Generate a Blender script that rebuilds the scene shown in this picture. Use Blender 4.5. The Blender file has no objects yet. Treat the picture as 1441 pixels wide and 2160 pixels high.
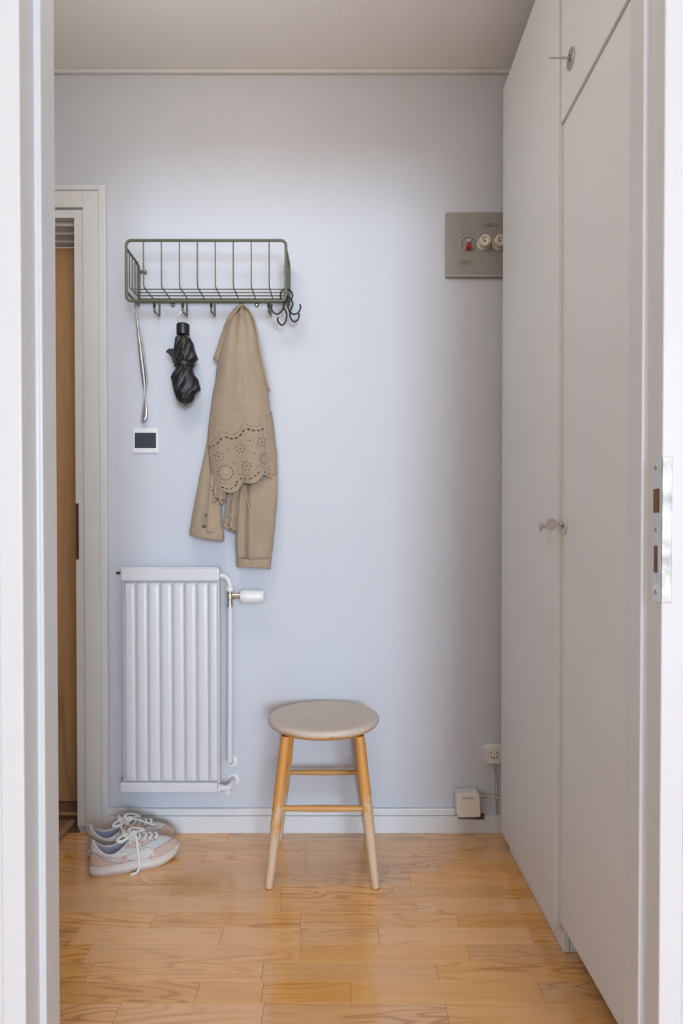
import bpy, bmesh, math, random
from mathutils import Vector, Matrix
random.seed(7)
scene = bpy.context.scene
COL = scene.collection
PI = math.pi

# ------------------------------------------------------------------ camera
FPX = 1300.0                       # focal length in pixels of the 1441x2160 frame
TH = math.radians(0.75)            # camera looks down a little
CX = 722.0
CY = 1130.0 + FPX * math.tan(TH)
ZC = 0.9814                        # camera height
cam_d = bpy.data.cameras.new('camera')
cam = bpy.data.objects.new('camera', cam_d)
COL.objects.link(cam)
cam.location = (0, 0, ZC)
cam.rotation_euler = (PI / 2 - TH, 0, 0)
cam_d.sensor_fit = 'VERTICAL'
cam_d.sensor_height = 36.0
cam_d.sensor_width = 24.0
cam_d.lens = FPX / 2160 * 36
cam_d.shift_x = -(CX - 720.5) / 2160
cam_d.shift_y = (CY - 1080) / 2160
cam_d.clip_start = 0.02
scene.camera = cam

# ------------------------------------------------------------------ world, light, exposure
world = bpy.data.worlds.new('world')
scene.world = world
world.use_nodes = True
bg = world.node_tree.nodes['Background']
bg.inputs['Color'].default_value = (0.72, 0.84, 1.0, 1)
bg.inputs['Strength'].default_value = 1.0

def area_light(name, loc, rot, sx, sy, power, color):
    l = bpy.data.lights.new(name, 'AREA')
    l.shape = 'RECTANGLE'
    l.size, l.size_y = sx, sy
    l.energy = power
    l.color = color
    o = bpy.data.objects.new(name, l)
    o.location = loc
    o.rotation_euler = rot
    COL.objects.link(o)
    return o

# daylight entering by the window of the room behind the camera
area_light('window_daylight', (1.32, -5.42, 1.50), (PI / 2, 0, 0), 1.4, 1.6, 250, (0.66, 0.81, 1.0))

FILL_GLOW = 9.6     # glow of the added, unseen lamp that fills the hall with light
vs = scene.view_settings
scene.display_settings.display_device = 'sRGB'
vs.view_transform = 'Standard'
vs.look = 'None'
vs.exposure = 0.13
vs.gamma = 1.0
vs.use_curve_mapping = False

# ------------------------------------------------------------------ helpers
def P(px, py, Y):
    """point of the real plane at depth Y that the camera sees at a photo pixel"""
    a = (px - CX) / FPX
    b = -(py - CY) / FPX
    c, s = math.cos(TH), math.sin(TH)
    d = Vector((a, c + b * s, -s + b * c))
    d *= Y / d.y
    return Vector((d.x, Y, ZC + d.z))

def PX(px, py, X):
    """the same for a plane of constant X"""
    a = (px - CX) / FPX
    b = -(py - CY) / FPX
    c, s = math.cos(TH), math.sin(TH)
    d = Vector((a, c + b * s, -s + b * c))
    d *= X / d.x
    return Vector((X, d.y, ZC + d.z))

def lerp(a, b, t):
    return a + (b - a) * t

def interp(tab, x):
    if x <= tab[0][0]:
        return tab[0][1]
    for (x0, y0), (x1, y1) in zip(tab, tab[1:]):
        if x <= x1:
            return lerp(y0, y1, (x - x0) / (x1 - x0))
    return tab[-1][1]

def sm(a, b, x):
    t = max(0.0, min(1.0, (x - a) / (b - a)))
    return t * t * (3 - 2 * t)

def catmull(pts, n=6, closed=False):
    pts = [Vector(p) for p in pts]
    out = []
    m = len(pts)
    rng = range(m) if closed else range(m - 1)
    for i in rng:
        if closed:
            p0, p1, p2, p3 = pts[i - 1], pts[i], pts[(i + 1) % m], pts[(i + 2) % m]
        else:
            p1, p2 = pts[i], pts[i + 1]
            p0 = pts[i - 1] if i > 0 else p1 * 2 - p2
            p3 = pts[i + 2] if i + 2 < m else p2 * 2 - p1
        for k in range(n):
            t = k / n
            out.append(0.5 * ((2 * p1) + (p2 - p0) * t + (2 * p0 - 5 * p1 + 4 * p2 - p3) * t * t
                              + (3 * p1 - p0 - 3 * p2 + p3) * t * t * t))
    if not closed:
        out.append(pts[-1])
    return out

class MB:
    def __init__(self):
        self.v, self.f = [], []

    def add(self, vs_, fs):
        o = len(self.v)
        self.v += [Vector(p) for p in vs_]
        self.f += [tuple(i + o for i in f) for f in fs]
        return self

    def box(self, x0, x1, y0, y1, z0, z1):
        if x0 > x1: x0, x1 = x1, x0
        if y0 > y1: y0, y1 = y1, y0
        if z0 > z1: z0, z1 = z1, z0
        return self.add([(x0, y0, z0), (x1, y0, z0), (x1, y1, z0), (x0, y1, z0),
                         (x0, y0, z1), (x1, y0, z1), (x1, y1, z1), (x0, y1, z1)],
                        [(0, 3, 2, 1), (4, 5, 6, 7), (0, 1, 5, 4), (1, 2, 6, 5), (2, 3, 7, 6), (3, 0, 4, 7)])

    def tube(self, path, r, n=10, closed=False, flat=1.0):
        path = [Vector(p) for p in path]
        m = len(path)
        rs = r if isinstance(r, (list, tuple)) else [r] * m
        vs_, fs = [], []
        nrm = None
        for i in range(m):
            if closed:
                t = path[(i + 1) % m] - path[i - 1]
            else:
                t = path[min(i + 1, m - 1)] - path[max(i - 1, 0)]
            t.normalize()
            if nrm is None:
                ref = Vector((0, 0, 1)) if abs(t.z) < .9 else Vector((0, 1, 0))
                nrm = ref - t * ref.dot(t)
            else:
                nrm = nrm - t * nrm.dot(t)
            nrm.normalize()
            bn = t.cross(nrm)
            for k in range(n):
                a = 2 * PI * k / n
                vs_.append(path[i] + (nrm * math.cos(a) * flat + bn * math.sin(a)) * rs[i])
        segs = m if closed else m - 1
        for i in range(segs):
            j = (i + 1) % m
            for k in range(n):
                l = (k + 1) % n
                fs.append((i * n + k, i * n + l, j * n + l, j * n + k))
        if not closed:
            fs.append(tuple(range(n - 1, -1, -1)))
            fs.append(tuple((m - 1) * n + k for k in range(n)))
        return self.add(vs_, fs)

    def lathe(self, prof, origin, axis, n=32, ref=None):
        """prof: (radius, distance along axis)"""
        ax = Vector(axis).normalized()
        ref = Vector(ref) if ref else (Vector((0, 0, 1)) if abs(ax.z) < .9 else Vector((1, 0, 0)))
        u = (ref - ax * ref.dot(ax)).normalized()
        w = ax.cross(u)
        o = Vector(origin)
        vs_, fs = [], []
        for r, t in prof:
            for k in range(n):
                a = 2 * PI * k / n
                vs_.append(o + ax * t + (u * math.cos(a) + w * math.sin(a)) * max(r, 1e-6))
        m = len(prof)
        for i in range(m - 1):
            for k in range(n):
                l = (k + 1) % n
                fs.append((i * n + k, i * n + l, (i + 1) * n + l, (i + 1) * n + k))
        fs.append(tuple(range(n - 1, -1, -1)))
        fs.append(tuple((m - 1) * n + k for k in range(n)))
        return self.add(vs_, fs)

    def prism(self, poly, d):
        """poly: list of 3D points (planar), extruded by vector d"""
        poly = [Vector(p) for p in poly]
        d = Vector(d)
        n = len(poly)
        vs_ = poly + [p + d for p in poly]
        fs = [tuple(range(n - 1, -1, -1)), tuple(range(n, 2 * n))]
        for i in range(n):
            j = (i + 1) % n
            fs.append((i, j, n + j, n + i))
        return self.add(vs_, fs)

    def grid(self, rows, closed=False):
        m, n = len(rows), len(rows[0])
        vs_ = [p for r in rows for p in r]
        fs = []
        for i in range(m - 1):
            for k in range(n if closed else n - 1):
                l = (k + 1) % n
                fs.append((i * n + k, i * n + l, (i + 1) * n + l, (i + 1) * n + k))
        return self.add(vs_, fs)

    def cap(self, ring):
        return self.add(ring, [tuple(range(len(ring)))])

    def build(self, name, mat, parent=None, smooth=None, bevel=0, seg=2, solid=0, offset=0, loc=None, weld=False):
        me = bpy.data.meshes.new(name)
        base = Vector(loc) if loc is not None else (Vector(parent['_base']) if parent is not None and '_base' in parent.keys() else Vector())
        me.from_pydata([p - base for p in self.v], [], self.f)
        bm = bmesh.new()
        bm.from_mesh(me)
        if weld:
            bmesh.ops.remove_doubles(bm, verts=bm.verts, dist=1e-5)
        bmesh.ops.recalc_face_normals(bm, faces=bm.faces)
        bm.to_mesh(me)
        bm.free()
        mats = mat if isinstance(mat, (list, tuple)) else [mat]
        for m_ in mats:
            me.materials.append(m_)
        if smooth is not None:
            me.polygons.foreach_set('use_smooth', [True] * len(me.polygons))
            if smooth < 170:
                me.set_sharp_from_angle(angle=math.radians(smooth))
        o = bpy.data.objects.new(name, me)
        COL.objects.link(o)
        if parent is not None:
            o.parent = parent
            if '_base' in parent.keys() and parent.type == 'MESH':
                pass
            o['_base'] = tuple(base)
            if parent.type == 'MESH':
                o.matrix_parent_inverse = Matrix()
        else:
            o.location = base
            o['_base'] = tuple(base)
        if solid:
            md = o.modifiers.new('solid', 'SOLIDIFY')
            md.thickness = solid
            md.offset = offset
        if bevel:
            md = o.modifiers.new('bevel', 'BEVEL')
            md.width = bevel
            md.segments = seg
            md.limit_method = 'ANGLE'
            md.angle_limit = math.radians(40)
            md.harden_normals = False
        return o

def tag(o, label=None, cat=None, group=None, kind=None):
    if label: o['label'] = label
    if cat: o['category'] = cat
    if group: o['group'] = group
    if kind: o['kind'] = kind
    return o

def thing(name, loc, label=None, cat=None, group=None, kind=None, rz=0):
    o = bpy.data.objects.new(name, None)
    o.empty_display_size = .05
    COL.objects.link(o)
    o.location = loc
    o.rotation_euler = (0, 0, rz)
    o['_base'] = tuple(loc)
    return tag(o, label, cat, group, kind)

def text(s, size, mat, center, parent, name='lettering', width=None, face='front'):
    cu = bpy.data.curves.new(name, 'FONT')
    cu.body = s
    cu.size = size
    cu.align_x = 'CENTER'
    cu.align_y = 'CENTER'
    cu.extrude = 0.00015
    cu.resolution_u = 3
    tmp = bpy.data.objects.new('tmp', cu)
    COL.objects.link(tmp)
    dg = bpy.context.evaluated_depsgraph_get()
    me = bpy.data.meshes.new_from_object(tmp.evaluated_get(dg))
    bpy.data.objects.remove(tmp)
    bpy.data.curves.remove(cu)
    w = max(v.co.x for v in me.vertices) - min(v.co.x for v in me.vertices)
    k = width / w if width else 1
    mb = MB()
    c = Vector(center)
    mb.add([c + Vector((v.co.x * k, -v.co.z, v.co.y)) for v in me.vertices], [tuple(p.vertices) for p in me.polygons])
    bpy.data.meshes.remove(me)
    return mb.build(name, mat, parent)

# ------------------------------------------------------------------ materials
def lin(r, g, b):
    f = lambda c: (c / 255 / 12.92) if c / 255 <= .04045 else ((c / 255 + .055) / 1.055) ** 2.4
    return (f(r), f(g), f(b))

class NT:
    def __init__(self, name, rough=.5, metal=0.0, spec=.5):
        self.m = bpy.data.materials.new(name)
        self.m.use_nodes = True
        self.t = self.m.node_tree
        self.b = self.t.nodes['Principled BSDF']
        self.b.inputs['Roughness'].default_value = rough
        self.b.inputs['Metallic'].default_value = metal
        self.b.inputs['Specular IOR Level'].default_value = spec

    def n(self, typ, **kw):
        nd = self.t.nodes.new(typ)
        for k, v in kw.items():
            setattr(nd, k, v)
        return nd

    def l(self, a, b):
        self.t.links.new(a, b)

    def coords(self, scale=(1, 1, 1), rnd=False, which='Object'):
        tc = self.n('ShaderNodeTexCoord')
        out = tc.outputs[which]
        if rnd:
            oi = self.n('ShaderNodeObjectInfo')
            mul = self.n('ShaderNodeMath', operation='MULTIPLY')
            mul.inputs[1].default_value = 37.0
            self.l(oi.outputs['Random'], mul.inputs[0])
            ad = self.n('ShaderNodeVectorMath', operation='ADD')
            self.l(out, ad.inputs[0])
            self.l(mul.outputs[0], ad.inputs[1])
            out = ad.outputs[0]
        mp = self.n('ShaderNodeMapping')
        mp.inputs['Scale'].default_value = scale
        self.l(out, mp.inputs['Vector'])
        return mp.outputs[0]

    def noise(self, vec, scale, detail=4, rough=.55, dist=0.0):
        nd = self.n('ShaderNodeTexNoise')
        nd.inputs['Scale'].default_value = scale
        nd.inputs['Detail'].default_value = detail
        nd.inputs['Roughness'].default_value = rough
        nd.inputs['Distortion'].default_value = dist
        if vec is not None:
            self.l(vec, nd.inputs['Vector'])
        return nd.outputs['Fac']

    def math(self, op, a, b=None, c=None):
        nd = self.n('ShaderNodeMath', operation=op)
        for i, x in enumerate((a, b, c)):
            if x is None: continue
            if isinstance(x, (int, float)):
                nd.inputs[i].default_value = x
            else:
                self.l(x, nd.inputs[i])
        return nd.outputs[0]

    def ramp(self, fac, stops):
        nd = self.n('ShaderNodeValToRGB')
        cr = nd.color_ramp
        while len(cr.elements) < len(stops):
            cr.elements.new(.5)
        for e, (p, c) in zip(cr.elements, stops):
            e.position = p
            e.color = (*c[:3], 1) if len(c) >= 3 else (c[0], c[0], c[0], 1)
        self.l(fac, nd.inputs[0])
        return nd.outputs[0]

    def mix(self, fac, a, b, blend='MIX'):
        nd = self.n('ShaderNodeMix', data_type='RGBA', blend_type=blend)
        if isinstance(fac, (int, float)):
            nd.inputs[0].default_value = fac
        else:
            self.l(fac, nd.inputs[0])
        for i, x in ((6, a), (7, b)):
            if isinstance(x, tuple):
                nd.inputs[i].default_value = (*x[:3], 1)
            else:
                self.l(x, nd.inputs[i])
        return nd.outputs[2]

    def col(self, c):
        if isinstance(c, tuple):
            self.b.inputs['Base Color'].default_value = (*c, 1)
        else:
            self.l(c, self.b.inputs['Base Color'])

    def bump(self, h, strength=.3, dist=.001):
        nd = self.n('ShaderNodeBump')
        nd.inputs['Strength'].default_value = strength
        nd.inputs['Distance'].default_value = dist
        self.l(h, nd.inputs['Height'])
        self.l(nd.outputs[0], self.b.inputs['Normal'])

def plain(name, c, rough=.5, metal=0, spec=.5, var=.04, vs_=6, bs=0, bstr=.2, bdist=.0006):
    k = NT(name, rough, metal, spec)
    v = k.coords()
    f = k.noise(v, vs_, 3)
    lo = tuple(x * (1 - var) for x in c)
    hi = tuple(min(1, x * (1 + var)) for x in c)
    k.col(k.ramp(f, [(.3, lo), (.7, hi)]))
    if bs:
        k.bump(k.noise(v, bs, 3), bstr, bdist)
    return k.m

WALLC = (.615, .635, .685)
M = {}
M['wall'] = plain('wall_paint', WALLC, .62, var=.012, vs_=2, bs=170, bstr=.12, bdist=.0006)
M['room'] = plain('room_paint', (.82, .81, .79), .7, var=.01, vs_=2)
M['ceiling'] = plain('ceiling_plaster', (.87, .855, .835), .85, var=.012, vs_=3, bs=130, bstr=.5, bdist=.002)
M['trim'] = plain('white_gloss_paint', (.76, .765, .775), .32, var=.015, vs_=9, bs=25, bstr=.06, bdist=.0006)
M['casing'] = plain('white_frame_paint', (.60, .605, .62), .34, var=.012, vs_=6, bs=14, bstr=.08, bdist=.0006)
M['wardrobe'] = plain('wardrobe_paint', (.715, .71, .705), .48, var=.012, vs_=3, bs=90, bstr=.05, bdist=.0004)
M['edge'] = plain('door_edge_band', (.85, .84, .83), .4, var=.01)
M['radiator'] = plain('radiator_enamel', (.72, .715, .74), .32, var=.012, vs_=7, bs=40, bstr=.05, bdist=.0005)
M['plastic'] = plain('white_plastic', (.82, .82, .82), .35, var=.01)
M['beigeplastic'] = plain('aged_white_plastic', (.78, .73, .67), .4, var=.02)
M['chrome'] = plain('worn_chrome', (.72, .68, .63), .22, 1.0, var=.25, vs_=60)
M['brass'] = plain('dull_brass', (.45, .33, .16), .4, 1.0, var=.3, vs_=80)
M['steel'] = plain('satin_steel', (.70, .69, .67), .28, 1.0, var=.08, vs_=40)
M['wornsteel'] = plain('rubbed_steel', (.50, .49, .475), .55, .8, var=.35, vs_=45)
M['dullsteel'] = plain('dull_nickel', (.58, .55, .51), .38, 1.0, var=.08, vs_=40)
M['green'] = plain('olive_green_lacquer', (.115, .125, .078), .38, var=.06)
M['black'] = plain('black_plastic', (.012, .012, .013), .38, var=.1)
M['blackmetal'] = plain('black_iron', (.014, .012, .010), .35, .2, var=.2, vs_=50)
M['dark'] = plain('dark_hole', (.02, .014, .01), .9, var=.1)
M['screen'] = plain('dark_glass', (.045, .055, .075), .3, var=.05)
M['panelgrey'] = plain('hammered_grey_panel', (.33, .312, .29), .42, var=.12, vs_=260, bs=300, bstr=.2, bdist=.0005)
M['porcelain'] = plain('porcelain', (.72, .66, .57), .25, var=.03)
M['red'] = plain('red_button', (.50, .016, .012), .3, var=.05)
M['greybtn'] = plain('grey_button', (.46, .45, .44), .35, var=.05)
M['label'] = plain('aged_label', (.36, .32, .255), .5, var=.06)
M['ink'] = plain('dark_ink', (.06, .05, .04), .7, var=.05)
M['brownwood'] = plain('bare_brown_wood', (.16, .075, .045), .7, var=.35, vs_=60)
M['rust'] = plain('rusty_plug', (.09, .05, .035), .6, .4, var=.3, vs_=90)
M['cable'] = plain('grey_white_cable', (.66, .62, .58), .45, var=.03)
M['glue'] = plain('caulk', (.72, .70, .68), .7, var=.05)

def wood_grain(name, c0, c1, c2, axis='X', rough=.35, rings=7.0, rnd=False, along=1.6, across=16.0, bump=.05, coat=0, spread=.10, spec=.5):
    k = NT(name, rough, spec=spec)
    sc = {'X': (along, across, across), 'Z': (across, across, along)}[axis]
    fsc = {'X': (9, 420, 420), 'Z': (420, 420, 9)}[axis]
    v = k.coords(sc, rnd)
    vf = k.coords(fsc, rnd)
    n1 = k.noise(v, 1.0, 2, .5, .6)
    rg = k.math('FRACT', k.math('MULTIPLY', n1, rings))
    tri = k.math('ABSOLUTE', k.math('SUBTRACT', k.math('MULTIPLY', rg, 2.0), 1.0))
    fine = k.noise(vf, 1.0, 3, .6)
    med = k.noise(k.coords({'X': (3, 95, 95), 'Z': (95, 95, 3)}[axis], rnd), 1.0, 4, .6)
    # open-grained figure on some pieces, straight grain on the others
    fig = k.noise(k.coords({'X': (.9, 4, 4), 'Z': (4, 4, .9)}[axis], rnd), 1.0, 1, .5)
    figw = k.ramp(fig, [(.42, (.06,)), (.62, (.50,))])
    mixf = k.math('ADD', k.math('MULTIPLY', k.math('POWER', tri, 2.6), figw), k.math('ADD', k.math('MULTIPLY', fine, .42), k.math('MULTIPLY', med, .36)))
    c = k.ramp(mixf, [(.30, c2), (.50, c1), (.74, c0)])
    oi = k.n('ShaderNodeObjectInfo')
    hs = k.n('ShaderNodeHueSaturation')
    if rnd:
        k.l(k.math('ADD', k.math('MULTIPLY', oi.outputs['Random'], 2 * spread), 1 - spread), hs.inputs['Value'])
        k.l(k.math('ADD', k.math('MULTIPLY', k.math('FRACT', k.math('MULTIPLY', oi.outputs['Random'], 7.3)), .16), .92), hs.inputs['Saturation'])
    k.l(c, hs.inputs['Color'])
    k.l(hs.outputs[0], k.b.inputs['Base Color'])
    k.l(k.math('ADD', k.math('MULTIPLY', fine, .16), rough - .08), k.b.inputs['Roughness'])
    k.bump(mixf, bump, .0004)
    if coat:
        k.b.inputs['Coat Weight'].default_value = coat
        k.b.inputs['Coat Roughness'].default_value = .11
        k.b.inputs['Coat IOR'].default_value = 1.7
    return k.m

M['oak'] = wood_grain('oak_parquet', (.62, .28, .075), (.83, .41, .13), (.93, .52, .195), 'X', .30, 15.0, True, 1.5, 11, .03, 1.0, .09)
M['oakdoor'] = wood_grain('oak_veneer_door', (.46, .235, .098), (.58, .32, .145), (.66, .38, .18), 'Z', .42, 5, False, .8, 14, .05)
M['threshold'] = wood_grain('dark_threshold_wood', (.15, .075, .045), (.20, .10, .06), (.25, .13, .075), 'X', .4, 5, False, 2, 20, .05)
M['thresholdedge'] = wood_grain('pale_threshold_edge', (.42, .25, .10), (.5, .31, .13), (.56, .36, .16), 'X', .4, 5, False, 2, 20, .05)

def worn_wood(name, lac, bare, z0, z1, zaxis=2, rough=.45, patch=1.0):
    """lacquered wood worn through to bare, patchy wood between local heights"""
    k = NT(name, rough)
    tc = k.n('ShaderNodeTexCoord')
    sep = k.n('ShaderNodeSeparateXYZ')
    k.l(tc.outputs['Object'], sep.inputs[0])
    mr = k.n('ShaderNodeMapRange')
    k.l(sep.outputs[zaxis], mr.inputs[0])
    mr.inputs[1].default_value, mr.inputs[2].default_value = z0, z1
    v = k.coords((1, 1, .45))
    n1 = k.noise(v, 34, 6, .7)
    n2 = k.noise(v, 150, 4, .6)
    s = k.math('ADD', mr.outputs[0], k.math('MULTIPLY', k.math('SUBTRACT', n1, .5), 1.5 * patch))
    s = k.math('ADD', s, k.math('MULTIPLY', k.math('SUBTRACT', n2, .5), .7 * patch))
    f = k.ramp(s, [(.40, (0, 0, 0)), (.62, (1, 1, 1))])
    vf = k.coords((260, 260, 8))
    fine = k.noise(vf, 1, 3, .6)
    lc = k.ramp(fine, [(.3, tuple(x * .82 for x in lac)), (.7, lac)])
    bc = k.ramp(fine, [(.3, tuple(x * .86 for x in bare)), (.7, bare)])
    k.l(k.mix(f, bc, lc), k.b.inputs['Base Color'])
    k.bump(k.math('ADD', k.math('MULTIPLY', f, .5), fine), .12, .0006)
    return k.m

M['leg'] = worn_wood('worn_stool_leg', (.70, .32, .07), (.68, .49, .33), .06, .36)
M['rung'] = worn_wood('worn_stool_rung', (.64, .33, .10), (.64, .46, .29), .02, .12, patch=.8)

def seat_wood():
    k = NT('worn_stool_seat', .5)
    tc = k.n('ShaderNodeTexCoord')
    sep = k.n('ShaderNodeSeparateXYZ')
    k.l(tc.outputs['Object'], sep.inputs[0])
    v = k.coords()
    n1 = k.noise(v, 16, 6, .65)
    n2 = k.noise(v, 90, 4, .6)
    # lacquer survives low on the rim and on the underside
    mr = k.n('ShaderNodeMapRange')
    k.l(sep.outputs[2], mr.inputs[0])
    mr.inputs[1].default_value, mr.inputs[2].default_value = .4405, .4215
    s = k.math('ADD', mr.outputs[0], k.math('MULTIPLY', k.math('SUBTRACT', n1, .5), 1.7))
    s = k.math('ADD', s, k.math('MULTIPLY', k.math('SUBTRACT', n2, .5), .9))
    f = k.ramp(s, [(.45, (0, 0, 0)), (.75, (1, 1, 1))])
    vf = k.coords((300, 10, 20))
    fine = k.noise(vf, 1, 3, .6)
    crack = k.noise(k.coords((150, 16, 9)), 1, 3, .6)
    bare = k.ramp(fine, [(.25, (.60, .485, .40)), (.75, (.67, .555, .465))])
    bare = k.mix(k.ramp(crack, [(.68, (0, 0, 0)), (.76, (.8, .8, .8))]), bare, (.36, .27, .20))
    lac = k.ramp(fine, [(.3, (.50, .25, .08)), (.7, (.64, .36, .14))])
    k.l(k.mix(f, bare, lac), k.b.inputs['Base Color'])
    k.bump(fine, .15, .0006)
    return k.m
M['seat'] = seat_wood()

def cloth_mat(name, c, rough=.9, scale=900, var=.10, bstr=.25):
    k = NT(name, rough, spec=.2)
    v = k.coords()
    w1 = k.noise(v, scale, 2)
    w2 = k.noise(v, 22, 4, .6)
    s = k.math('ADD', k.math('MULTIPLY', w1, .45), k.math('MULTIPLY', w2, .55))
    k.col(k.ramp(s, [(.32, tuple(x * (1 - var) for x in c)), (.68, tuple(x * (1 + var) for x in c))]))
    k.bump(s, bstr, .0008)
    k.b.inputs['Sheen Weight'].default_value = .15
    return k.m
M['tan'] = cloth_mat('tan_linen', (.385, .298, .208))
M['tanlight'] = cloth_mat('tan_stitching', (.50, .415, .315), var=.06)
M['holeshade'] = cloth_mat('eyelet_hole_shade', (.045, .028, .014), var=.2)  # shade inside the eyelets, put into the colour of solid discs
M['button'] = plain('dark_brown_button', (.035, .022, .015), .35, var=.2)
k_ = NT('black_nylon', .42, spec=.5)
_v = k_.coords()
k_.col(k_.ramp(k_.noise(_v, 40, 4), [(.3, (.007, .007, .009)), (.7, (.016, .016, .021))]))
k_.bump(k_.noise(_v, 90, 3), .4, .001)
M['nylon'] = k_.m
M['nylonworn'] = plain('frayed_nylon', (.10, .10, .11), .6, var=.5, vs_=200)
M['shoewhite'] = cloth_mat('off_white_leather', (.66, .625, .60), .5, 400, .03, .08)
M['shoemesh'] = cloth_mat('pale_grey_mesh', (.60, .59, .585), .85, 700, .07, .3)
M['shoepink'] = cloth_mat('blush_suede', (.60, .445, .375), .9, 500, .05, .2)
M['lining'] = cloth_mat('lilac_lining', (.50, .50, .66), .9, 600, .05, .2)
M['midsole'] = plain('cream_rubber', (.74, .70, .65), .5, var=.03)
M['outsole'] = plain('blush_rubber', (.58, .49, .44), .6, var=.03)
M['lace'] = cloth_mat('white_lace', (.76, .74, .71), .9, 900, .05, .3)
M['seam'] = plain('grey_seam', (.36, .32, .31), .9, var=.05)
k_ = NT('coir_fibre', .95, spec=.1)
_v = k_.coords((1, 1, 1))
_n = k_.noise(_v, 95, 4, .7)
k_.col(k_.ramp(_n, [(.30, (.17, .08, .04)), (.52, (.40, .21, .105)), (.75, (.62, .39, .23))]))
k_.bump(_n, .8, .004)
M['coir'] = k_.m
M['matedge'] = cloth_mat('woven_mat_border', (.40, .235, .15), .95, 300, .30, .5)

# ------------------------------------------------------------------ the setting
YW = 2.034          # face of the far wall
HC = 2.5
X_WL, X_WR = -1.80, 1.12
YN, YF = 0.870, 0.938   # room face and hall face of the dividing wall
XO = 0.4443             # half width of the doorway between the rebates
ZO = 2.04

def struct(o, label):
    return tag(o, label, None, None, 'structure')

# door opening in the far wall
DX1 = P(160, 1000, 2.03).x
DX0 = DX1 - 0.84
DZ = P(160, 461, 2.03).z

wb = MB()
wb.box(DX1, X_WR, YW, YW + .30, 0, HC)
wb.box(X_WL, DX0, YW, YW + .30, 0, HC)
wb.box(DX0, DX1, YW, YW + .30, DZ + .03, HC)
struct(wb.build('wall_back', M['wall']), 'pale blue white painted hall wall with the coat shelf')
struct(MB().box(X_WR, X_WR + .1, YN, YW + .3, 0, HC).build('wall_right', M['wall']), 'painted wall behind the wardrobe')
struct(MB().box(X_WL - .1, X_WL, YN, YW + .3, 0, HC).build('wall_left', M['wall']), 'painted wall at the left end of the hall')
wf = MB()
wf.box(-2.3, -XO - .028, YN + .012, YF, 0, HC)
wf.box(XO + .028, 2.3, YN + .012, YF, 0, HC)
wf.box(-XO - .028, XO + .028, YN + .012, YF, ZO + .03, HC)
struct(wf.build('wall_front', M['room']), 'dividing wall that holds the near white door frame')
# the room the camera stands in, with its window
WX0, WX1, WZ0, WZ1 = .60, 2.04, .68, 2.32
wr = MB()
wr.box(-2.3, WX0, -5.65, -5.45, 0, HC)
wr.box(WX1, 2.3, -5.65, -5.45, 0, HC)
wr.box(WX0, WX1, -5.65, -5.45, 0, WZ0)
wr.box(WX0, WX1, -5.65, -5.45, WZ1, HC)
struct(wr.build('wall_rear', M['room']), 'white window wall behind the viewer')
struct(MB().box(-2.4, -2.3, -5.65, YF, 0, HC).build('wall_room_left', M['room']), 'white wall of the near room, left')
struct(MB().box(2.3, 2.4, -5.65, YF, 0, HC).build('wall_room_right', M['room']), 'white wall of the near room, right')
win = thing('window_1', (1.3, -5.55, WZ0), 'white framed window of the near room', None, None, 'structure')
wfm = MB()
wfm.box(WX0, WX0 + .03, -5.58, -5.50, WZ0, WZ1).box(WX1 - .03, WX1, -5.58, -5.50, WZ0, WZ1)
wfm.box(WX0, WX1, -5.58, -5.50, WZ0, WZ0 + .03).box(WX0, WX1, -5.58, -5.50, WZ1 - .03, WZ1)
wfm.build('window_frame', M['casing'], win)

struct(MB().box(-2.4, 2.4, -5.65, YW + .3, HC, HC + .12).build('ceiling', M['ceiling']), 'beige white ceiling with orange peel texture')

# cornice strip along the far wall
cor = MB()
cor.box(X_WL, X_WR, YW - .012, YW, HC - .013, HC)
struct(cor.build('trim_1', M['glue'], bevel=.003), 'thin painted cornice bead below the ceiling')

# floor: slab + oak strips
floor = MB().box(-2.4, 2.4, -5.65, YW + .3, -.12, -.0022).build('floor', plain('dark_joint_filler', (.20, .105, .04), .6, var=.1))
struct(floor, 'lacquered oak strip parquet floor')
SW = .0621
ROW0 = 1.965       # far edge of the second row
rows = []
joints = {0: [479, 1008], 1: [300, 645, 911], 2: [430, 645, 961], 3: [260, 645, 928], 4: [400, 867],
          5: [358, 592, 831, 1067], 6: [228, 592, 878], 7: [320, 633, 968], 8: [465, 633, 800], 9: [180, 633, 991],
          10: [184, 552, 925], 11: [413, 552, 741, 1147], 12: [240, 552, 947], 13: [100, 500, 820], 14: [300, 640, 1100],
          15: [200, 600, 900], 16: [350, 640]}
def plank(x0, x1, y0, y1):
    g = .00025
    x0 += g; x1 -= g; y0 += g; y1 -= g
    c = .0005
    cx_, cy_ = (x0 + x1) / 2, (y0 + y1) / 2
    mb = MB()
    mb.add([(x0, y0, -.002), (x1, y0, -.002), (x1, y1, -.002), (x0, y1, -.002),
            (x0, y0, -c), (x1, y0, -c), (x1, y1, -c), (x0, y1, -c),
            (x0 + c, y0 + c, 0), (x1 - c, y0 + c, 0), (x1 - c, y1 - c, 0), (x0 + c, y1 - c, 0)],
           [(0, 1, 5, 4), (1, 2, 6, 5), (2, 3, 7, 6), (3, 0, 4, 7), (4, 5, 9, 8), (5, 6, 10, 9), (6, 7, 11, 10),
            (7, 4, 8, 11), (8, 9, 10, 11)])
    o = mb.build('plank', M['oak'], floor, loc=(cx_, cy_, 0))
    o.location = (cx_, cy_, 0)
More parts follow.
